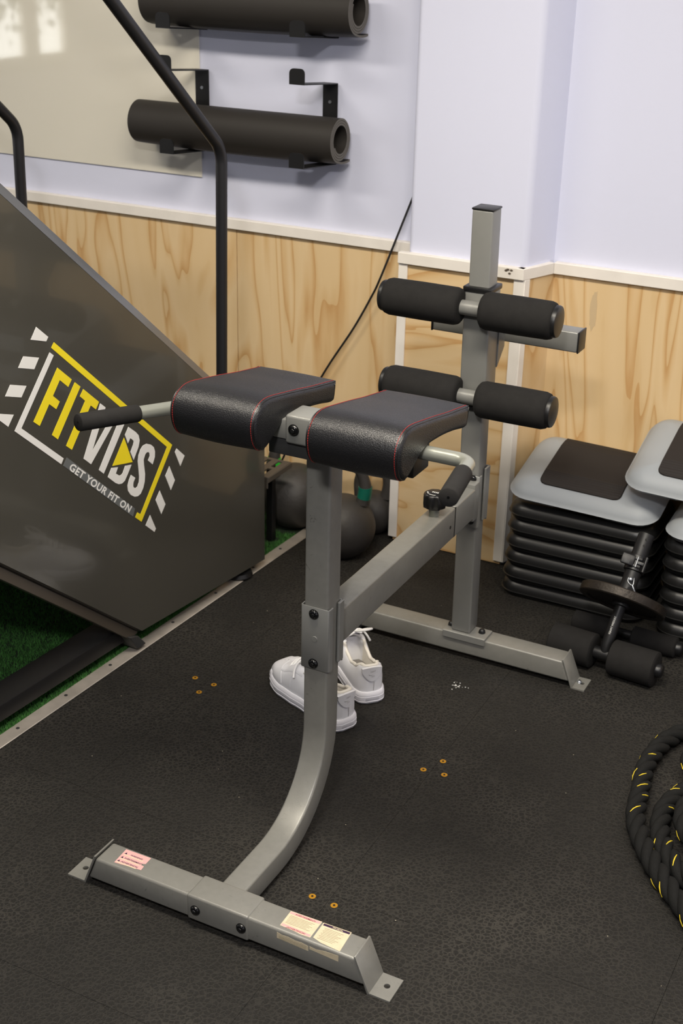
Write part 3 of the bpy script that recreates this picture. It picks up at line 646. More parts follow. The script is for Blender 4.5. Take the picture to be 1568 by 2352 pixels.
def pad(x0, x1):
    r = .011; rings = []
    for k in range(6): a = k/5*PI/2; rings.append((x0+r*(1-math.sin(a)), SGN*r*(1-math.cos(a)) if 0 else SGN*r*(1-math.sin(a+0))*0+SGN*r*(1-math.cos(PI/2-a))))
    xs = [(x0+r*(1-math.cos(k/5*PI/2)), r*(1-math.sin(k/5*PI/2))) for k in range(6)]
    mid = [(x0+r+(x1-x0-2*r)*k/10, -.0022*math.sin(PI*k/10)) for k in range(1, 10)]
    xe = [(x1-(x-x0), d) for x, d in xs[::-1]]
    R = []
    for x, d in xs+mid+xe: R.append([Vector((x, p.y, p.z)) for p in inset_prof(SGN*d)])
    t = B(); loft(t, R); p = part('pad', t, M['leather'], smooth=50)
    ip = inset_prof(SGN*-.0002)
    top = ip[:len(ip)-34]
    for sx, ins in ((x0, 1), (x1, -1)):
        # seam welt
        line = [Vector((sx+ins*.0045, q.y, q.z)) for q in inset_prof(SGN*.0022)][:4*12+1]
        t = B(); tube(t, line, .0011, 6); obj('seam', t, M['blk'], p, 60)
        st = [Vector((sx+ins*.0085, q.y, q.z)) for q in inset_prof(SGN*-.0001)][:4*12+1]
        # resample to stitches
        L = [0]
        for a, b in zip(st, st[1:]): L.append(L[-1]+(b-a).length)
        def at(s):
            for i in range(len(L)-1):
                if L[i+1] >= s: return st[i].lerp(st[i+1], (s-L[i])/(L[i+1]-L[i]))
            return st[-1]
        t = B(); s = .002
        while s < L[-1]-.004:
            a, b = at(s), at(s+.0033); tube(t, [a, (a+b)/2, b], [.0003, .00062, .0003], 5); s += .0043
        tag(obj('stitching', t, M['red'], p, 60), 'red stitching along the pad edge')
    return p
pad(-.2185, -.0455); pad(.0455, .2185)
# handles
def handle(b, a, e, L, g, sx):
    d = Vector((sx*math.sin(a)*math.cos(e), -math.cos(a)*math.cos(e), math.sin(e))); b = Vector(b)
    pts = fillet([(sx*.19, b.y, b.z), b, b+d*(L-.004)], .030, 8)
    t = B(); tube(t, pts, .0125, 20); h = part('handle', t, M['chrome'], smooth=60)
    t = B(); q0 = b+d*(L-g); q1 = b+d*L
    tube(t, [q0, q0+d*.001, q0+d*.003, q1-d*.003, q1-d*.001, q1, q1-d*.0001], [.0135, .0150, .0158, .0158, .0150, .0138, .0025], 28); gr = obj('grip', t, M['foam'], h, 50)
    t = B(); cyl(t, q1-d*.001, q1+d*.0003, .0022, 10); obj('vent_hole', t, M['blkg'], gr)
handle((.2933, -.0246, .8538), .2124, .077, .1882, .124, 1)
handle((-.2763, .0150, .8350), .3548, .0909, .2390, .124, -1)
# stickers on the front foot bar
ffb = bpy.data.objects['front_foot_bar']
def sheet(name, pts, m, parent, vec): 
    t = B(); poly_prism(t, pts, vec); return obj(name, t, m, parent, 0)
ZT = .0656
s1 = sheet('warning_sticker', [(-.2296, -.3075, ZT), (-.1742, -.3065, ZT), (-.1735, -.3250, ZT), (-.1795, -.3275, ZT), (-.1790, -.3310, ZT), (-.1725, -.3320, ZT), (-.1711, -.3430, ZT), (-.2270, -.3485, ZT)], M['pink'], ffb, (0, 0, .0002))
def flat_text(s, x, y, h, m, parent, name='print', bold=.02, z=ZT+.0004):
    return text_mesh(name, s, lambda a, b, w: Vector((x+a*h, y+b*h, z)), m, parent, bold=bold)
for k, (yy, w) in enumerate(((-.3195, 'WARNING!'), (-.3315, 'AVERTISSEMENT!'), (-.3425, '¡ADVERTENCIA!'))):
    x0 = -.228+.0*k
    sheet('print', [(x0+.003, yy-.0035, ZT+.0002), (x0+.046, yy-.003, ZT+.0002), (x0+.046, yy-.0007, ZT+.0002), (x0+.003, yy-.0012, ZT+.0002)], M['cream'], ffb, (0, 0, .0001))
    sheet('print', [(x0+.003, yy, ZT+.0003), (x0+.0085, yy, ZT+.0003), (x0+.00575, yy+.005, ZT+.0003)], M['ink'], ffb, (0, 0, .0001))
    flat_text(w, x0+[.016, .0105, .0105][k], yy+.0003, .0052, M['ink'], ffb)
YT = -.3575
sheet('warning_sticker', [(.1218, -.3057, ZT), (.1831, -.3034, ZT), (.1833, -.3480, ZT), (.165, -.3490, ZT), (.15, -.3470, ZT), (.1227, -.3460, ZT)], M['cream'], ffb, (0, 0, .0002))
sheet('print', [(.1228, -.3067, ZT+.0002), (.1815, -.3045, ZT+.0002), (.1815, -.3110, ZT+.0002), (.1228, -.3125, ZT+.0002)], M['pink'], ffb, (0, 0, .0001))
flat_text('AVERTISSEMENT!', .1335, -.3112, .0052, M['inkr'], ffb)
sheet('print', [(.1240, -.3395, ZT+.0002), (.1815, -.3415, ZT+.0002), (.1815, -.3475, ZT+.0002), (.150, -.3465, ZT+.0002), (.1240, -.3450, ZT+.0002)], M['pink'], ffb, (0, 0, .0001))
flat_text('¡ADVERTENCIA!', .1345, -.3462, .0052, M['inkr'], ffb)
for k in range(7): sheet('print', [(.127, -.316-.0031*k, ZT+.0003), (.127+.048-.004*(k % 3), -.3158-.0031*k, ZT+.0003), (.127+.048-.004*(k % 3), -.3166-.0031*k, ZT+.0003), (.127, -.3168-.0031*k, ZT+.0003)], M['inkg'], ffb, (0, 0, .0001))
sheet('warning_sticker', [(.1862, -.3042, ZT), (.2400, -.3024, ZT), (.2431, -.3530, ZT), (.205, -.3500, ZT), (.1875, -.3450, ZT)], M['cream'], ffb, (0, 0, .0002))
sheet('print', [(.1880, -.3055, ZT+.0002), (.2385, -.3038, ZT+.0002), (.2387, -.3090, ZT+.0002), (.1882, -.3107, ZT+.0002)], M['ink'], ffb, (0, 0, .0001))
flat_text('PM-08296', .206, -.3093, .0048, M['cream'], ffb, bold=.01, z=ZT+.0006)
for k in range(9): sheet('print', [(.194+.002*(k % 2), -.315-.0034*k, ZT+.0003), (.231-.004*(k % 3), -.3148-.0034*k, ZT+.0003), (.231-.004*(k % 3), -.3156-.0034*k, ZT+.0003), (.194+.002*(k % 2), -.3158-.0034*k, ZT+.0003)], M['inkg'], ffb, (0, 0, .0001))
sheet('warning_sticker', [(.1233, YT, .0600), (.133, YT, .0575), (.145, YT, .0585), (.16, YT, .0565), (.172, YT, .0575), (.1852, YT, .0550), (.1852, YT, .0446), (.1233, YT, .0470)], M['cream'], ffb, (0, -.0002, 0))
sheet('warning_sticker', [(.1875, YT, .0560), (.20, YT, .0545), (.215, YT, .0580), (.2431, YT, .0600), (.2431, YT, .0470), (.1875, YT, .0500)], M['cream'], ffb, (0, -.0002, 0))
for k in range(3): sheet('print', [(.127, YT-.0002, .0535-.0025*k), (.181, YT-.0002, .0525-.0025*k), (.181, YT-.0002, .0517-.0025*k), (.127, YT-.0002, .0527-.0025*k)], M['inkg'], ffb, (0, -.0001, 0))
# ------------------------------------------------------------------ sneakers
def interp(tab, y):
    for (a, va), (b, vb) in zip(tab, tab[1:]):
        if a <= y <= b:
            t = (y-a)/(b-a); t = t*t*(3-2*t); return va+(vb-va)*t
    return tab[0][1] if y < tab[0][0] else tab[-1][1]
WID = [(0, .011), (.004, .021), (.012, .0295), (.03, .0345), (.07, .0355), (.12, .036), (.17, .044), (.205, .0475), (.235, .0445), (.258, .034), (.270, .022), (.276, .010)]
RIM = [(0, .098), (.015, .096), (.045, .080), (.075, .073), (.10, .080), (.135, .100), (.15, .103), (.165, .094), (.20, .076), (.235, .064), (.26, .055), (.276, .040)]
CEN = [(0, 0), (.12, .0), (.2, .004), (.276, .010)]
def sneaker(name, label, loc, rotz, mirror):
    s = thing(name, label, 'shoe', loc, rotz, 'pair of white sneakers', local=True); mx = -1 if mirror else 1
    # sole: stacked outlines
    ys = [.276*(.5-.5*math.cos(PI*k/26)) for k in range(27)]
    def outline(d, z, lift=0):
        L = []; R = []
        for y in ys:
            w = interp(WID, y)+d; c = interp(CEN, y)*mx; yy = y+d*(2*y/.276-1); zz = z+lift*max(0, (y-.2)/.076)**2
            L.append(Vector((c-w, yy, zz))); R.append(Vector((c+w, yy, zz)))
        return R+L[::-1]
    t = B(); loft(t, [outline(.001, 0, .010), outline(.0042, .003, .010), outline(.0052, .0075, .009), outline(.0040, .0085, .009), outline(.0048, .0095, .009), outline(.0050, .0195, .007), outline(.0036, .0205, .007), outline(.0046, .0216, .007), outline(.0042, .0285, .006), outline(.0020, .0315, .006), outline(-.004, .0318, .006)])
    obj('sole', t, M['sole'], s, 40)
    # upper: open collar at the back, closed vamp in front
    ZB = .030; OP = .128; rings = []
    for y in ys:
        w = interp(WID, y); c = interp(CEN, y)*mx; r = interp(RIM, y); pts = []
        opn = y < OP
        zb = ZB+.006*max(0, (y-.2)/.076)**2
        lean = .72 if y > .02 else .80
        q = []
        if opn:
            prof = [(1.0, 0), (1.03, .18), (1.03, .4), (.98, .65), (lean+.14, .86), (lean+.05, .97), (lean-.02, 1.0), (lean-.12, .97), (lean-.17, .8), (lean-.17, .4), (lean-.2, .12), (.25, .08)]
        else:
            k = min(1, (y-OP)/.05)
            prof = [(1.0, 0), (1.03, .2), (1.02, .42), (.96, .62), (.87, .78), (.76, .88), (.64, .94), (.52, .975), (.40, .99), (.28, 1.0), (.16, 1.003), (.05, 1.005)]
        for u, v in prof: q.append((w*u, zb+(r-zb)*v))
        ring = [Vector((c+a, y, z)) for a, z in q]+[Vector((c-a, y, z)) for a, z in q[::-1]]
        rings.append(ring)
    t = B(); R = [[t.verts.new(p) for p in rr] for rr in rings]
    for a, b in zip(R, R[1:]):
        for i in range(len(a)-1): t.faces.new((a[i], a[i+1], b[i+1], b[i]))
    n_ = len(R[0])
    for i in range(6): t.faces.new((R[0][i], R[0][i+1], R[0][n_-2-i], R[0][n_-1-i]))
    for i in range(n_//2-1): t.faces.new((R[-1][i], R[-1][i+1], R[-1][n_-2-i], R[-1][n_-1-i]))
    bmesh.ops.solidify(t, geom=t.faces[:], thickness=.0006) if 0 else None
    upo = obj('upper', t, M['shoe'], s, 50)
    upo.data.materials.append(M['lin'])
    for p in upo.data.polygons:
        cc = p.center
        if .006 < cc.y < OP-.002 and p.normal.y > -.6 and abs(cc.x-interp(CEN, cc.y)*mx) < interp(WID, cc.y)*.66: p.material_index = 1
    # collar padding roll
    col = []
    for y in [.004]+[k*.008+.012 for k in range(15)]:
        w = interp(WID, y); col.append((interp(CEN, y)*mx+w*(.68 if y > .02 else .55), y+.004, interp(RIM, y)-.0015))
    col = [(2*interp(CEN, p[1])*mx-p[0], p[1], p[2]) for p in col[::-1]]+col
    t = B(); tube(t, catmull(col, 3), .0042, 10); obj('collar', t, M['lin'], s, 60)
    t = B(); loft(t, [[Vector((interp(CEN, .07)*mx+math.cos(2*PI*i/24)*.0235*q, .072+math.sin(2*PI*i/24)*.062*q, zq)) for i in range(24)] for q, zq in ((1, .040), (1, .0445), (.97, .0455))]); obj('insole', t, mat('insole_grey', (120, 116, 111), .9), s, 40)
    # tongue
    t = B(); rg = []
    for k in range(9):
        u = k/8; y = .175-.062*u; z = .086+.045*u-.006*u*u; w = .020+.006*u
        if k == 8: w *= .75
        rg.append([Vector((mx*.002+w*math.sin(a)*1.0, y+.010*(1-math.cos(a))*1.0+dy, z-.011*(1-math.cos(a))+dz)) for a, dy, dz in [(-1.1+2.2*i/8, 0, 0) for i in range(9)]+[(1.1-2.2*i/8, .0045, .0035) for i in range(9)]])
    loft(t, rg); obj('tongue', t, M['shoe'], s, 60)
    # eyestay and laces
    for sd in (-1, 1):
        t = B(); rg = []
        for k in range(8):
            y = .128+.011*k; c = interp(CEN, y)*mx; w = interp(WID, y); r = interp(RIM, y)
            rg.append([Vector((c+sd*w*a, y, .03+(r-.03)*b+.0012)) for a, b in ((.50, .985), (.64, .95), (.78, .88), (.88, .78), (.88, .75), (.78, .85), (.64, .92), (.50, .955))])
        loft(t, rg); obj('eyestay', t, M['shoe'], s, 50)
    for k in range(5):
        y = .135+.014*k; r = interp(RIM, y); c = interp(CEN, y)*mx; w = interp(WID, y)*.6
        pts = [(c-w, y, r-.006), (c-w*.6, y+.002, r+.003), (c, y+.004, r+.0075), (c+w*.6, y+.002, r+.003), (c+w, y, r-.006)]
        t = B(); tube(t, catmull(pts, 4), .0028, 7); obj('lace', t, M['lace'], s, 60)
    for pts in ([(-.004, .150, .105), (-.030, .135, .118), (-.038, .112, .130), (-.018, .100, .136), (.004, .118, .127), (.004, .146, .110)],
                [(.004, .150, .105), (.026, .140, .116), (.036, .120, .127), (.028, .100, .129), (.010, .112, .125), (-.002, .142, .110)],
                [(.0, .150, .106), (-.020, .150, .112), (-.036, .150, .098), (-.046, .142, .080)]):
        t = B(); tube(t, catmull([(x*mx, y, z) for x, y, z in pts], 5), .0027, 7); obj('lace_bow', t, M['lace'], s, 60)
    # heel tab with its embossed mark
    def hs(x, z):   # wraps round the heel
        return Vector((x, -.0022+.0045*(x/.02)**2-.002*((z-.07)/.03), z))
    t = B(); n = 20
    top = [(-.024+.048*k/n, .0985-.006*(abs(k-n/2)/(n/2))**2) for k in range(n+1)]
    low = [(.024-.048*k/n, .0840-.024*math.cos((k-n/2)/(n/2)*PI/2)**.8) for k in range(n+1)]
    a = [t.verts.new(hs(x, z)-Vector((0, .0014, 0))) for x, z in top]; b = [t.verts.new(hs(x, z)-Vector((0, .0014, 0))) for x, z in low[::-1]]
    a2 = [t.verts.new(v.co+Vector((0, .006, 0))) for v in a]; b2 = [t.verts.new(v.co+Vector((0, .006, 0))) for v in b]
    for i in range(n):
        t.faces.new((a[i], a[i+1], b[i+1], b[i])); t.faces.new((a2[i], b2[i], b2[i+1], a2[i+1])); t.faces.new((a[i], a2[i], a2[i+1], a[i+1])); t.faces.new((b[i], b[i+1], b2[i+1], b2[i]))
    ht = obj('heel_tab', t, M['shoe'], s, 50)
    sw = [(-.0105, .0800), (-.0085, .0770), (-.003, .0768), (.012, .0850), (-.001, .0787), (-.0065, .0783)]
    t = B(); poly_prism(t, [hs(x, z)-Vector((0, .0019, 0)) for x, z in sw], (0, .0006, 0)); obj('emblem', t, M['shoegr'], ht, 0)
    text_mesh('emblem', 'NIKE', lambda x, y, w: hs(-.006+x*.0055, .0845+y*.0055+x*.001)-Vector((0, .0018, 0)), M['shoegr'], ht)
    text_mesh('emblem', 'AIR', lambda x, y, w: hs(-.0035+x*.0050, .0715+y*.0050+x*.001)-Vector((0, .0018, 0)), M['shoegr'], ht)
    t = B(); tube(t, [(0.004, -.0009, .034), (.004, -.0017, .048), (.004, -.0022, .058)], .0006, 6); obj('heel_seam', t, M['shoegr'], s, 60)
    # toe-cap and quarter seams
    PR = [(1.03, .2), (1.02, .42), (.96, .62), (.87, .78), (.76, .88), (.64, .94), (.52, .975), (.40, .99), (.28, 1.0), (.16, 1.003), (.05, 1.005)]
    def surf(u, v, y): 
        zb = .030+.006*max(0, (y-.2)/.076)**2
        return Vector((interp(CEN, y)*mx+interp(WID, y)*u, y, zb+(interp(RIM, y)-zb)*v))
    full = PR+[(-u, v) for u, v in PR[::-1]]
    for yc, am in ((.196, .030), (.160, -.02)):
        pts = [surf(u, v, yc+am*(1-u*u)) for u, v in full if am > 0 or abs(u) > .75]
        for seg in ([pts] if am > 0 else [pts[:len(pts)//2], pts[len(pts)//2:]]):
            t = B(); tube(t, seg, .0009, 6); obj('seam', t, M['shoegr'] if 0 else M['shoe'], s, 60)
    # toe perforations
    for k, (x, y) in enumerate([(0, .236), (-.012, .230), (.012, .231), (-.006, .243), (.008, .243), (-.016, .240), (.018, .238), (0, .226)]):
        t = B(); lathe(t, [(.0011, -.0012), (.0011, .0006)], (x+interp(CEN, y)*mx, y, interp(RIM, y)+.0006-abs(x)*.16), 8); obj('perforation', t, M['shoegr'], s, 0)
    return s
def heading(a, b): return math.atan2(b[1]-a[1], b[0]-a[0])-PI/2
sneaker('sneaker', 'white leather sneaker half hidden behind the front post, toe showing at left', (-.098, .336, 0), heading((-.098, .336), (-.325, .445)), False)
sneaker('sneaker', 'white leather sneaker nearer the rear foot bar, heel tab toward the camera', (-.098, .462, 0), heading((-.098, .462), (-.30, .655)), True)

# ------------------------------------------------------------------ kettlebells, slotted rack
def kettlebell(label, c, r, hrot, hh, ring=None, hr=.0155):
    k = thing('kettlebell', label, 'kettlebell', (c[0], c[1], 0), 0, 'kettlebells in the corner', local=True)
    prof = []
    for i in range(19):
        a = -PI/2+.55+(PI-.75)*i/18; prof.append((r*math.cos(a), r*.98+r*math.sin(a)))
    z0 = prof[0][1]; prof = [(p[0], p[1]-z0) for p in prof]; prof = [(prof[0][0]-.008, .0)]+[(p[0], p[1]+.002) for p in prof]
    t = B(); lathe(t, prof, (0, 0, 0), 40); obj('bell', t, M['iron'], k, 60)
    zt = prof[-1][1]; d = Vector((math.cos(hrot), math.sin(hrot), 0)); w = r*.62
    pts = [Vector((0, 0, zt-r*.18))+d*-(w*.95), Vector((0, 0, zt+hh*.35))-d*(w*1.06), Vector((0, 0, zt+hh*.85))-d*(w*.78), Vector((0, 0, zt+hh))-d*(w*.3), Vector((0, 0, zt+hh))+d*(w*.3), Vector((0, 0, zt+hh*.85))+d*(w*.78), Vector((0, 0, zt+hh*.35))+d*(w*1.06), Vector((0, 0, zt-r*.18))+d*(w*.95)]
    cp = catmull(pts, 5); t = B(); tube(t, cp, [hr*(1.35-.35*min(1, min(i, len(cp)-1-i)/8)) for i in range(len(cp))], 16); obj('handle', t, M['iron'], k, 60)
    if ring:
        for a, b in ((2, 5), (len(cp)-6, len(cp)-3)):
            t = B(); tube(t, cp[a:b+1], hr*1.27, 16); obj('colour_band', t, ring, k, 60)
    return k
kettlebell('large black kettlebell on the turf beside the metal strip, left of the front post', (-.742, 1.245), .099, .9, .10, M['green'])
kettlebell('large black kettlebell with teal handle band, right of the front post', (-.525, 1.135), .094, .35, .095, M['teal'])
kettlebell('smaller black kettlebell tucked in the corner beside the column', (-.515, 1.315), .066, .2, .085, None)
rk = thing('slotted_rack', 'black slotted steel rack standing behind the stair machine panel', 'rack', (-.86, 1.1, 0))
t = B(); R0, R1, S0, S1, ZR = -1.05, -.683, .990, 1.118, .2465
# shelf built from bars so the slots are real openings
mid = (S0+S1)/2; ycut = [S0, S0+.020, S0+.042, S0+.058, S0+.080, S0+.096, S1-.012, S1]
for a, b in ((S0, S0+.012), (mid-.007, mid+.007), (S1-.012, S1)): box(t, R0, R1, a, b, ZR, ZR+.004)
x = R1
while x > R0+.02:
    for a, b in ((S0+.012, mid-.007), (mid+.007, S1-.012)): box(t, x-.021, x, a, b, ZR, ZR+.004)
    x -= .0345
RKM = mat('rack_steel', (84, 78, 71), .5, .3)
obj('slotted_shelf', t, RKM, rk)
t = B(); box(t, R0, R1, S0-.003, S0, ZR-.030, ZR+.004, .001, 1); obj('front_lip', t, RKM, rk)
t = B(); box(t, R1, R1+.003, S0-.003, S1, ZR-.012, ZR+.004, .001, 1); obj('side_lip', t, RKM, rk)
for x in (R0+.005, -.752):
    t = B(); box(t, x, x+.02, S0+.002, S0+.022, 0, ZR, .001, 1); obj('leg', t, M['blkmat'], rk)
    t = B(); box(t, x, x+.02, S1-.022, S1-.002, 0, ZR, .001, 1); obj('leg', t, M['blkmat'], rk)

# ------------------------------------------------------------------ aerobic step stacks
def rr_ring(x0, x1, y0, y1, r, d, zf, n=6, nx=16):
    w, h = (x1-x0)-2*d, (y1-y0)-2*d; cx, cy = (x0+x1)/2, (y0+y1)/2; out = []; rr_ = max(.004, r-d)
    c = [(cx+w/2-rr_, cy+h/2-rr_, 0), (cx-w/2+rr_, cy+h/2-rr_, PI/2), (cx-w/2+rr_, cy-h/2+rr_, PI), (cx+w/2-rr_, cy-h/2+rr_, 1.5*PI)]
    for q, (ax, ay, a0) in enumerate(c):
        for k in range(n+1):
            a = a0+k/n*PI/2; out.append((ax+math.cos(a)*rr_, ay+math.sin(a)*rr_))
        nx_, ny_, na = c[(q+1) % 4]; e = (nx_+math.cos(na)*rr_, ny_+math.sin(na)*rr_); s = out[-1]
        for k in range(1, nx): out.append((s[0]+(e[0]-s[0])*k/nx, s[1]+(e[1]-s[1])*k/nx))
    return [Vector((x, y, zf(x, y))) for x, y in out]
def riser(label, x0, x1, y0, y1, z, h, group):
    xm = (x0+x1)/2
    def low(e): return lambda x, y: z+e+(.007 if abs(x-xm) < .062 else 0)*(1 if e < .01 else 0)
    t = B(); f = lambda e: (lambda x, y: z+e)
    loft(t, [rr_ring(x0, x1, y0, y1, .05, .014, low(0)), rr_ring(x0, x1, y0, y1, .05, .006, low(.001)), rr_ring(x0, x1, y0, y1, .05, .001, f(.013)), rr_ring(x0, x1, y0, y1, .05, -.0028, f(.0145)), rr_ring(x0, x1, y0, y1, .05, .0, f(.016)), rr_ring(x0, x1, y0, y1, .05, .001, f(.024)), rr_ring(x0, x1, y0, y1, .05, .005, f(h*.74)), rr_ring(x0, x1, y0, y1, .05, .012, f(h*.90)), rr_ring(x0, x1, y0, y1, .05, .020, f(h*.985)), rr_ring(x0, x1, y0, y1, .05, .026, f(h))])
    o = obj('step_riser', t, M['riser'], None, 50)
    return tag(o, label, 'step riser', group)
ordn = ['lowest', 'second from the bottom', 'third from the bottom', 'fourth from the bottom', 'fifth from the bottom', 'topmost']
H = .0445
for k in range(6):
    dx = .0012*k; riser('black plastic step riser, %s in the left stack' % ordn[k], -.047+dx, .345+dx, 1.122-.002*(k % 2), 1.391, k*H+.0005*k, H, 'step risers in the left stack')
for k in range(6):
    dx = -.0015*k; riser('black plastic step riser, %s in the right stack' % ordn[k], .376+dx+.010, .775+dx, 1.100+.002*(k % 2), 1.385, k*H+.0005*k, H, 'step risers in the right stack')
def deck(label, x0, x1, y0, y1, z, tilt, roll=0, mat_x=(.078, .098)):
    o = thing('step_platform', label, 'step platform', ((x0+x1)/2, y0, z), 0, 'grey step platforms', local=True)
    o.rotation_euler = (tilt, roll, 0)
    w, d = x1-x0, y1-y0; a, b = -w/2, w/2; xm = 0
    f = lambda e: (lambda x, y: e)
    low = lambda e: (lambda x, y: e+(.007 if abs(x) < .062 else 0))
    prof = [(.010, -.001), (.0, .0115), (-.0028, .013), (.0, .0148), (.004, .023), (.014, .034), (.030, .044), (.055, .052), (.080, .0555)]
    t = B(); loft(t, [rr_ring(a, b, 0, d, .055, .016, low(-.004))]+[rr_ring(a, b, 0, d, .055, q, f(e) if e > 0 else low(e)) for q, e in prof]); obj('body', t, M['deck'], o, 60)
    def top(v):
        pr = [(0, .0148)]+prof[4:]+[(9, .0555)]
        for (u0, e0), (u1, e1) in zip(pr, pr[1:]):
            if u0 <= v <= u1: return e0+(e1-e0)*(v-u0)/(u1-u0)
    # ribbed rubber top wrapping over the front slope
    vs_ = [.034+(d-.068)*k/90 for k in range(91)]; mx0, mx1 = a+mat_x[0], b-mat_x[1]; rad = .018
    t = B(); rows_ = []
    for v in vs_:
        q = max(0, rad-(v-vs_[0])); ins = rad-math.sqrt(max(0, rad*rad-q*q)) if q > 0 else 0
        dv = min(v, d-v)
        zz = min(top(v), .0555) if v < d/2 else top(max(.0, d-v))
        rib = .0009*math.sin((v-vs_[0])*2*PI/.0078) if v < .085 else 0
        rows_.append([Vector((mx0+ins, v, zz+.001)), Vector((mx0+ins+.002, v, zz+.0042+rib)), Vector(((mx0+mx1)/2, v, zz+.0046+rib)), Vector((mx1-ins-.002, v, zz+.0042+rib)), Vector((mx1-ins, v, zz+.001))])
    R = [[t.verts.new(p) for p in r] for r in rows_]
    for p, q in zip(R, R[1:]):
        for i in range(4): t.faces.new((p[i], p[i+1], q[i+1], q[i]))
    t.faces.new(R[0]); t.faces.new(R[-1][::-1])
    obj('ribbed_top', t, mat_rib, o, 40)
    return o
mat_rib = mat('deck_rubber', (44, 40, 38), .7, spec=.25, bump=.1, bscale=500)
deck('grey step platform with black ribbed top on the left riser stack', -.040, .352, 1.110, 1.395, .281, math.radians(13.5), math.radians(1.3))
deck('grey step platform lying flat on the right riser stack, under the tilted one', .380, .79, 1.085, 1.38, .275, math.radians(3))
deck('topmost grey step platform resting across both stacks at the right edge', .262, .70, 1.095, 1.395, .374, math.radians(16), math.radians(1.5), (.078, .115))

# ------------------------------------------------------------------ weighted foam-roller bar leaning on the stacks
tb = thing('foam_roller_trainer', 'black foam roller shin trainer with one rusty weight plate leaning on the step stacks', 'training bar', (.33, .87, 0))
A0 = Vector((.328, .868, .060)); AD = (Vector((.350, 1.052, .290))-A0).normalized()
def fr(x0, x1, y0, y1, z, r, nm, cap, parent=tb):
    a, b = Vector((x0, y0, z)), Vector((x1, y1, z)); d = (b-a).normalized()
    t = B(); tube(t, [a, a+d*.0015, a+d*.004, b-d*.004, b-d*.0015, b, b-d*.0002], [r-.010, r-.003, r, r, r-.003, r-.012, .016], 36); f = obj(nm, t, M['foam'], parent, 50)
    if cap:
        t = B(); tube(t, [b-d*.004, b+d*.010, b+d*.014, b+d*.016], [.017, .017, .014, .006], 24); obj('end_knob', t, M['blk'], f, 40)
fr(.190, .302, .884, .874, .0435, .0432, 'foam_roller', False); fr(.344, .458, .871, .862, .0435, .0432, 'foam_roller', True)
t = B(); cyl(t, (.29, .8755, .0435), (.36, .8690, .0435), .0155, 20); obj('axle', t, M['blkmat'], tb)
t = B(); tube(t, [Vector((.328, .8725, .0435)), A0+AD*.012, A0+AD*.13], [.0135, .0138, .0138], 20); sh = obj('shaft', t, M['blkmat'], tb, 50)
t = B(); tube(t, [A0+AD*.110, A0+AD*.112, A0+AD*.1185], [.020, .0225, .0225], 28); obj('collar', t, M['blkmat'], tb, 40)
pc = A0+AD*.127
def disc(prof, c, d, n=56):
    t = B(); fr_ = frames([c, c+d])[0]; rings = [[c+d*z+fr_[1]*math.cos(2*PI*i/n)*r+fr_[2]*math.sin(2*PI*i/n)*r for i in range(n)] for r, z in prof]; return loft(t, rings)
obj('weight_plate', disc([(.03, -.0085), (.085, -.0085), (.088, -.012), (.1045, -.012), (.107, -.0095), (.107, .0095), (.1045, .012), (.088, .012), (.085, .0085), (.03, .0085)], pc, AD), M['rust'], tb, 30)
t = B(); tube(t, [A0+AD*.13, A0+AD*.30, A0+AD*.3005], [.020, .020, .0175], 28); sl = obj('sleeve', t, M['blkmat'], tb, 40)
side = (Vector((1.02, -1.91, 1.67))-(A0+AD*.24)); side = (side-AD*side.dot(AD)).normalized(); oth = AD.cross(side)
for k in (.156, .268, .284):
    t = B(); c = A0+AD*k+side*.0199+oth*.003; tube(t, [c-side*.002, c+side*.0006], .0032, 12); obj('pin_hole', t, M['blkg'], sl)
cl = A0+AD*.222
t = B(); tube(t, [cl-AD*.020, cl-AD*.0185, cl+AD*.0185, cl+AD*.020], [.0215, .0255, .0255, .0215], 28); clm = obj('clamp', t, M['blk'], tb, 40)
def obox(c, ex, ey, ez, X, Y, Z, bev=.001):
    t = B(); box(t, -ex, ex, -ey, ey, -ez, ez, bev, 2); Mx = Matrix(((X.x, Y.x, Z.x, c.x), (X.y, Y.y, Z.y, c.y), (X.z, Y.z, Z.z, c.z), (0, 0, 0, 1))); t.transform(Mx); return t
# oth points across the sleeve; screen left is -oth if it faces away from camera right
lft = oth if oth.dot(rt2) < 0 else -oth
obj('lever', obox(cl+side*.029+lft*.022, .016, .0045, .0135, lft, side, AD, .003), M['blk'], clm, 40)
for k in range(6): obj('lever_rib', obox(cl+side*.0338+lft*(.018+.0032*k), .0008, .0006, .011, lft, side, AD, .0003), M['blk'], clm, 0)
for s_ in (-1, 1): obj('lever_arm', obox(cl+side*.027+lft*.001+AD*s_*.0095, .012, .003, .0032, lft, side, AD), M['blk'], clm)
obj('hinge_pin', tube(B(), [cl+side*.027-lft*.020-AD*.019, cl+side*.027-lft*.020+AD*.019], .0042, 14), M['blk'], clm, 50)
obj('hinge_arm', obox(cl+side*.0265-lft*.010, .012, .003, .004, lft, side, AD), M['blk'], clm)
obj('rivet', tube(B(), [cl+side*.030-AD*.013, cl+side*.030+AD*.013], .0018, 8), M['zinc'], clm, 50)
pn = A0+AD*.178+side*.021
obj('pull_pin', tube(B(), [pn-side*.004, pn+side*.004, pn+side*.007, pn+side*.008], [.006, .006, .0045, .002], 18), M['zinc'], tb, 50)
rp = lambda l, a, s: pn+lft*l+AD*a+side*s
obj('pin_ring', tube(B(), catmull([rp(.006, .002, .006), rp(.004, -.008, .008), rp(-.006, -.014, .010), rp(-.010, -.013, .010), rp(-.009, -.004, .009), rp(-.007, .005, .007)], 4), .0011, 7), M['zinc'], tb, 60)
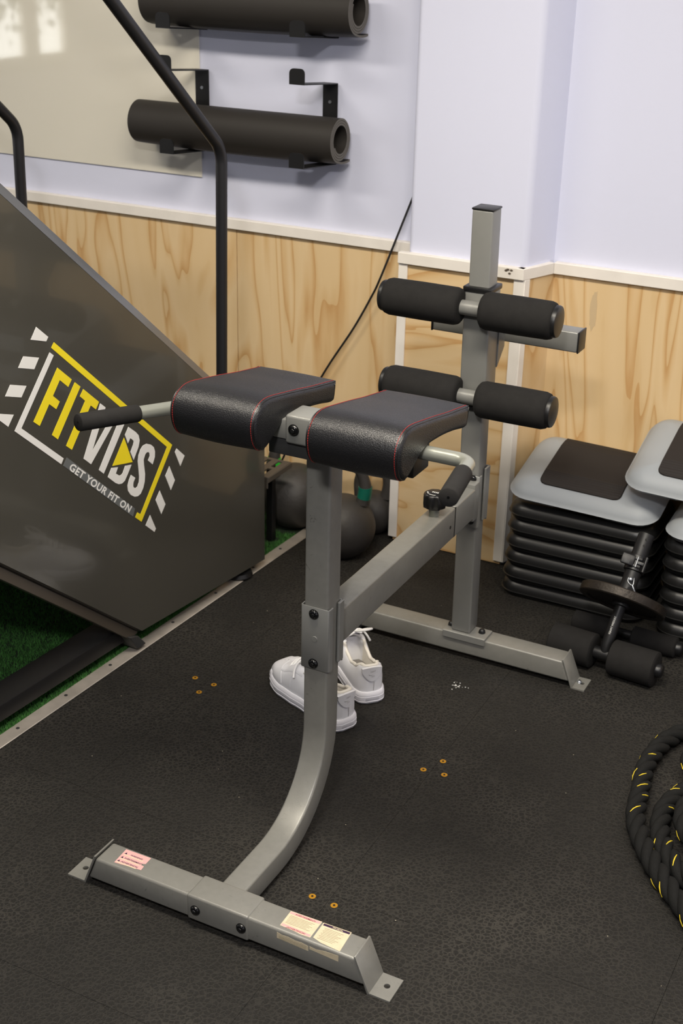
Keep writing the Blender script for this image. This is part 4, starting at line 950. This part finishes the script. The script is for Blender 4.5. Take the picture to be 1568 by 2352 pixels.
obj('pin_ring', tube(B(), catmull([rp(-.008, -.013, .010), rp(-.015, -.022, .010), rp(-.022, -.030, .006), rp(-.028, -.038, 0)], 4), [.0022]*13, 7), M['zinc'], tb, 60)
# printed lettering along the shaft
vA = (Vector((1.02, -1.91, 1.67))-(A0+AD*.06)); vA = (vA-AD*vA.dot(AD)).normalized(); vB = AD.cross(vA)
if vB.dot(rt2) > 0: vB = -vB
def wrapt(x, y, w):
    th = (y-.35)*.0062/.0139+.25
    return A0+AD*(.036+x/w*.046)+(vA*math.cos(th)+vB*math.sin(th))*.01395
text_mesh('lettering', 'SQUAT WEDGEZ', wrapt, M['mark'], sh, bold=-.005)
# second, thinner roller bar behind it
t2 = thing('foam_roller_bar', 'thin black foam roller bar lying on the floor between trainer and step stacks', 'roller bar', (.33, 1.02, 0))
fr(.196, .305, 1.036, 1.030, .0262, .026, 'foam_roller', False, t2); fr(.352, .468, 1.026, 1.020, .0262, .026, 'foam_roller', True, t2)
t = B(); cyl(t, (.29, 1.031, .0262), (.37, 1.026, .0262), .011, 16); obj('axle', t, M['blkmat'], t2)

# ------------------------------------------------------------------ battle rope
rope = thing('battle_rope', 'coiled black battle rope with yellow tracer flecks at the right edge', 'rope', (.85, .36, 0))
ctrl = [(.98, .71, .021), (.80, .745, .021), (.640, .718, .021), (.560, .640, .021), (.537, .520, .021), (.552, .400, .021), (.572, .300, .021), (.625, .205, .021), (.700, .115, .021), (.790, .03, .021), (.93, -.01, .021), (1.09, .08, .022), (1.16, .26, .022), (1.14, .46, .023), (1.02, .60, .04),
        (.86, .64, .055), (.72, .585, .024), (.640, .46, .0215), (.612, .36, .0215), (.640, .25, .022), (.72, .165, .022), (.84, .12, .022), (.98, .17, .022), (1.05, .32, .022), (1.0, .47, .03),
        (.88, .535, .050), (.76, .51, .048), (.672, .43, .040), (.655, .34, .0215+.021), (.70, .25, .050), (.80, .205, .040), (.92, .25, .022), (.96, .36, .022), (.90, .44, .026), (.81, .43, .026), (.745, .37, .022), (.75, .30, .022)]
cl_ = catmull(ctrl, 12)
# even spacing
L = [0]
for a, b in zip(cl_, cl_[1:]): L.append(L[-1]+(b-a).length)
step = .0065; cur = []; j = 0; s = 0
while s < L[-1]:
    while L[j+1] < s: j += 1
    cur.append(cl_[j].lerp(cl_[j+1], (s-L[j])/(L[j+1]-L[j]))); s += step
# loose end doubled back beside the coil
pitch = .118
def strands(cur):
  F = frames(cur, (0, 0, 1)); tr = []
  for k in range(3):
    pts = [p+(a*math.cos(2*PI*(i*step/pitch+k/3))+b*math.sin(2*PI*(i*step/pitch+k/3)))*.0098 for i, (p, a, b) in enumerate(F)]
    t = B(); tube(t, pts, .0112, 9); obj('strand', t, M['rope'], rope, 70); tr.append(pts)
  for k in range(3):
    i = fl.randint(3, 8)
    while i < len(F)-6:
        c = F[i][0]; o = tr[k][i]-c
        n = fl.choice((3, 4, 4))
        seg = [tr[k][q]+(tr[k][q]-F[q][0]).normalized()*.0109 for q in range(i, min(i+n, len(F)))]
        if o.z > -.004:
            t = B(); tube(t, seg, [.0008]+[.0014]*(len(seg)-2)+[.0008], 6); obj('tracer_thread', t, M['ropey'], rope, 60)
        i += fl.randint(11, 19)

fl = random.Random(11)
strands(cur)
ue = catmull([(.86, .62, .088), (.74, .60, .062), (.652, .578, .046), (.618, .545, .043), (.632, .505, .046), (.70, .485, .066), (.80, .49, .092)], 12)
ue2 = [ue[0]]
for p in ue[1:]:
    while (p-ue2[-1]).length > step: ue2.append(ue2[-1]+(p-ue2[-1]).normalized()*step)
strands(ue2)

# ------------------------------------------------------------------ brass floor screws
labs = ['brass floor screw, leftmost of the trio in the rubber left of the front post', 'brass floor screw, rightmost of the trio left of the front post', 'brass floor screw, nearest of the trio left of the front post',
        'brass floor screw, farthest of the trio right of the front post', 'brass floor screw, leftmost of the trio right of the front post', 'brass floor screw, nearest of the trio right of the front post',
        'brass floor screw, left of the pair behind the stickered end of the front foot bar', 'brass floor screw, right of the pair behind the stickered end of the front foot bar']
for lab, (x, y) in zip(labs, ((-.5126, .355), (-.4571, .3504), (-.4696, .3059), (.1403, .3289), (.1157, .2804), (.1624, .2849), (.1003, -.1864), (.1473, -.1889))):
    o = thing('floor_screw', lab, 'screw', (x, y, 0), 0, 'brass screws in the rubber floor', local=True)
    t = B(); lathe(t, [(.0068, .0002), (.0068, .0008), (.0055, .0012), (.0042, .0008)], (0, 0, 0), 20); obj('head', t, M['brass'], o, 40)
    t = B(); lathe(t, [(.0024, .0007), (.0024, .0014)], (0, 0, 0), 6); obj('socket', t, M['blk'], o, 0)
# chalk crumbs
cr = random.Random(5); t = B()
for k in range(30):
    a, r = cr.uniform(0, 6.3), abs(cr.gauss(0, .011)); x, y = .043+math.cos(a)*r*1.2, .628+math.sin(a)*r; q = cr.uniform(.0005, .0013)
    box(t, x-q, x+q, y-q*.8, y+q*.8, 0, q*.8)
tag(obj('chalk_crumbs', t, M['vin'], None, 0), 'white chalk crumbs scattered on the rubber between the foot bars', 'chalk', kind='stuff')
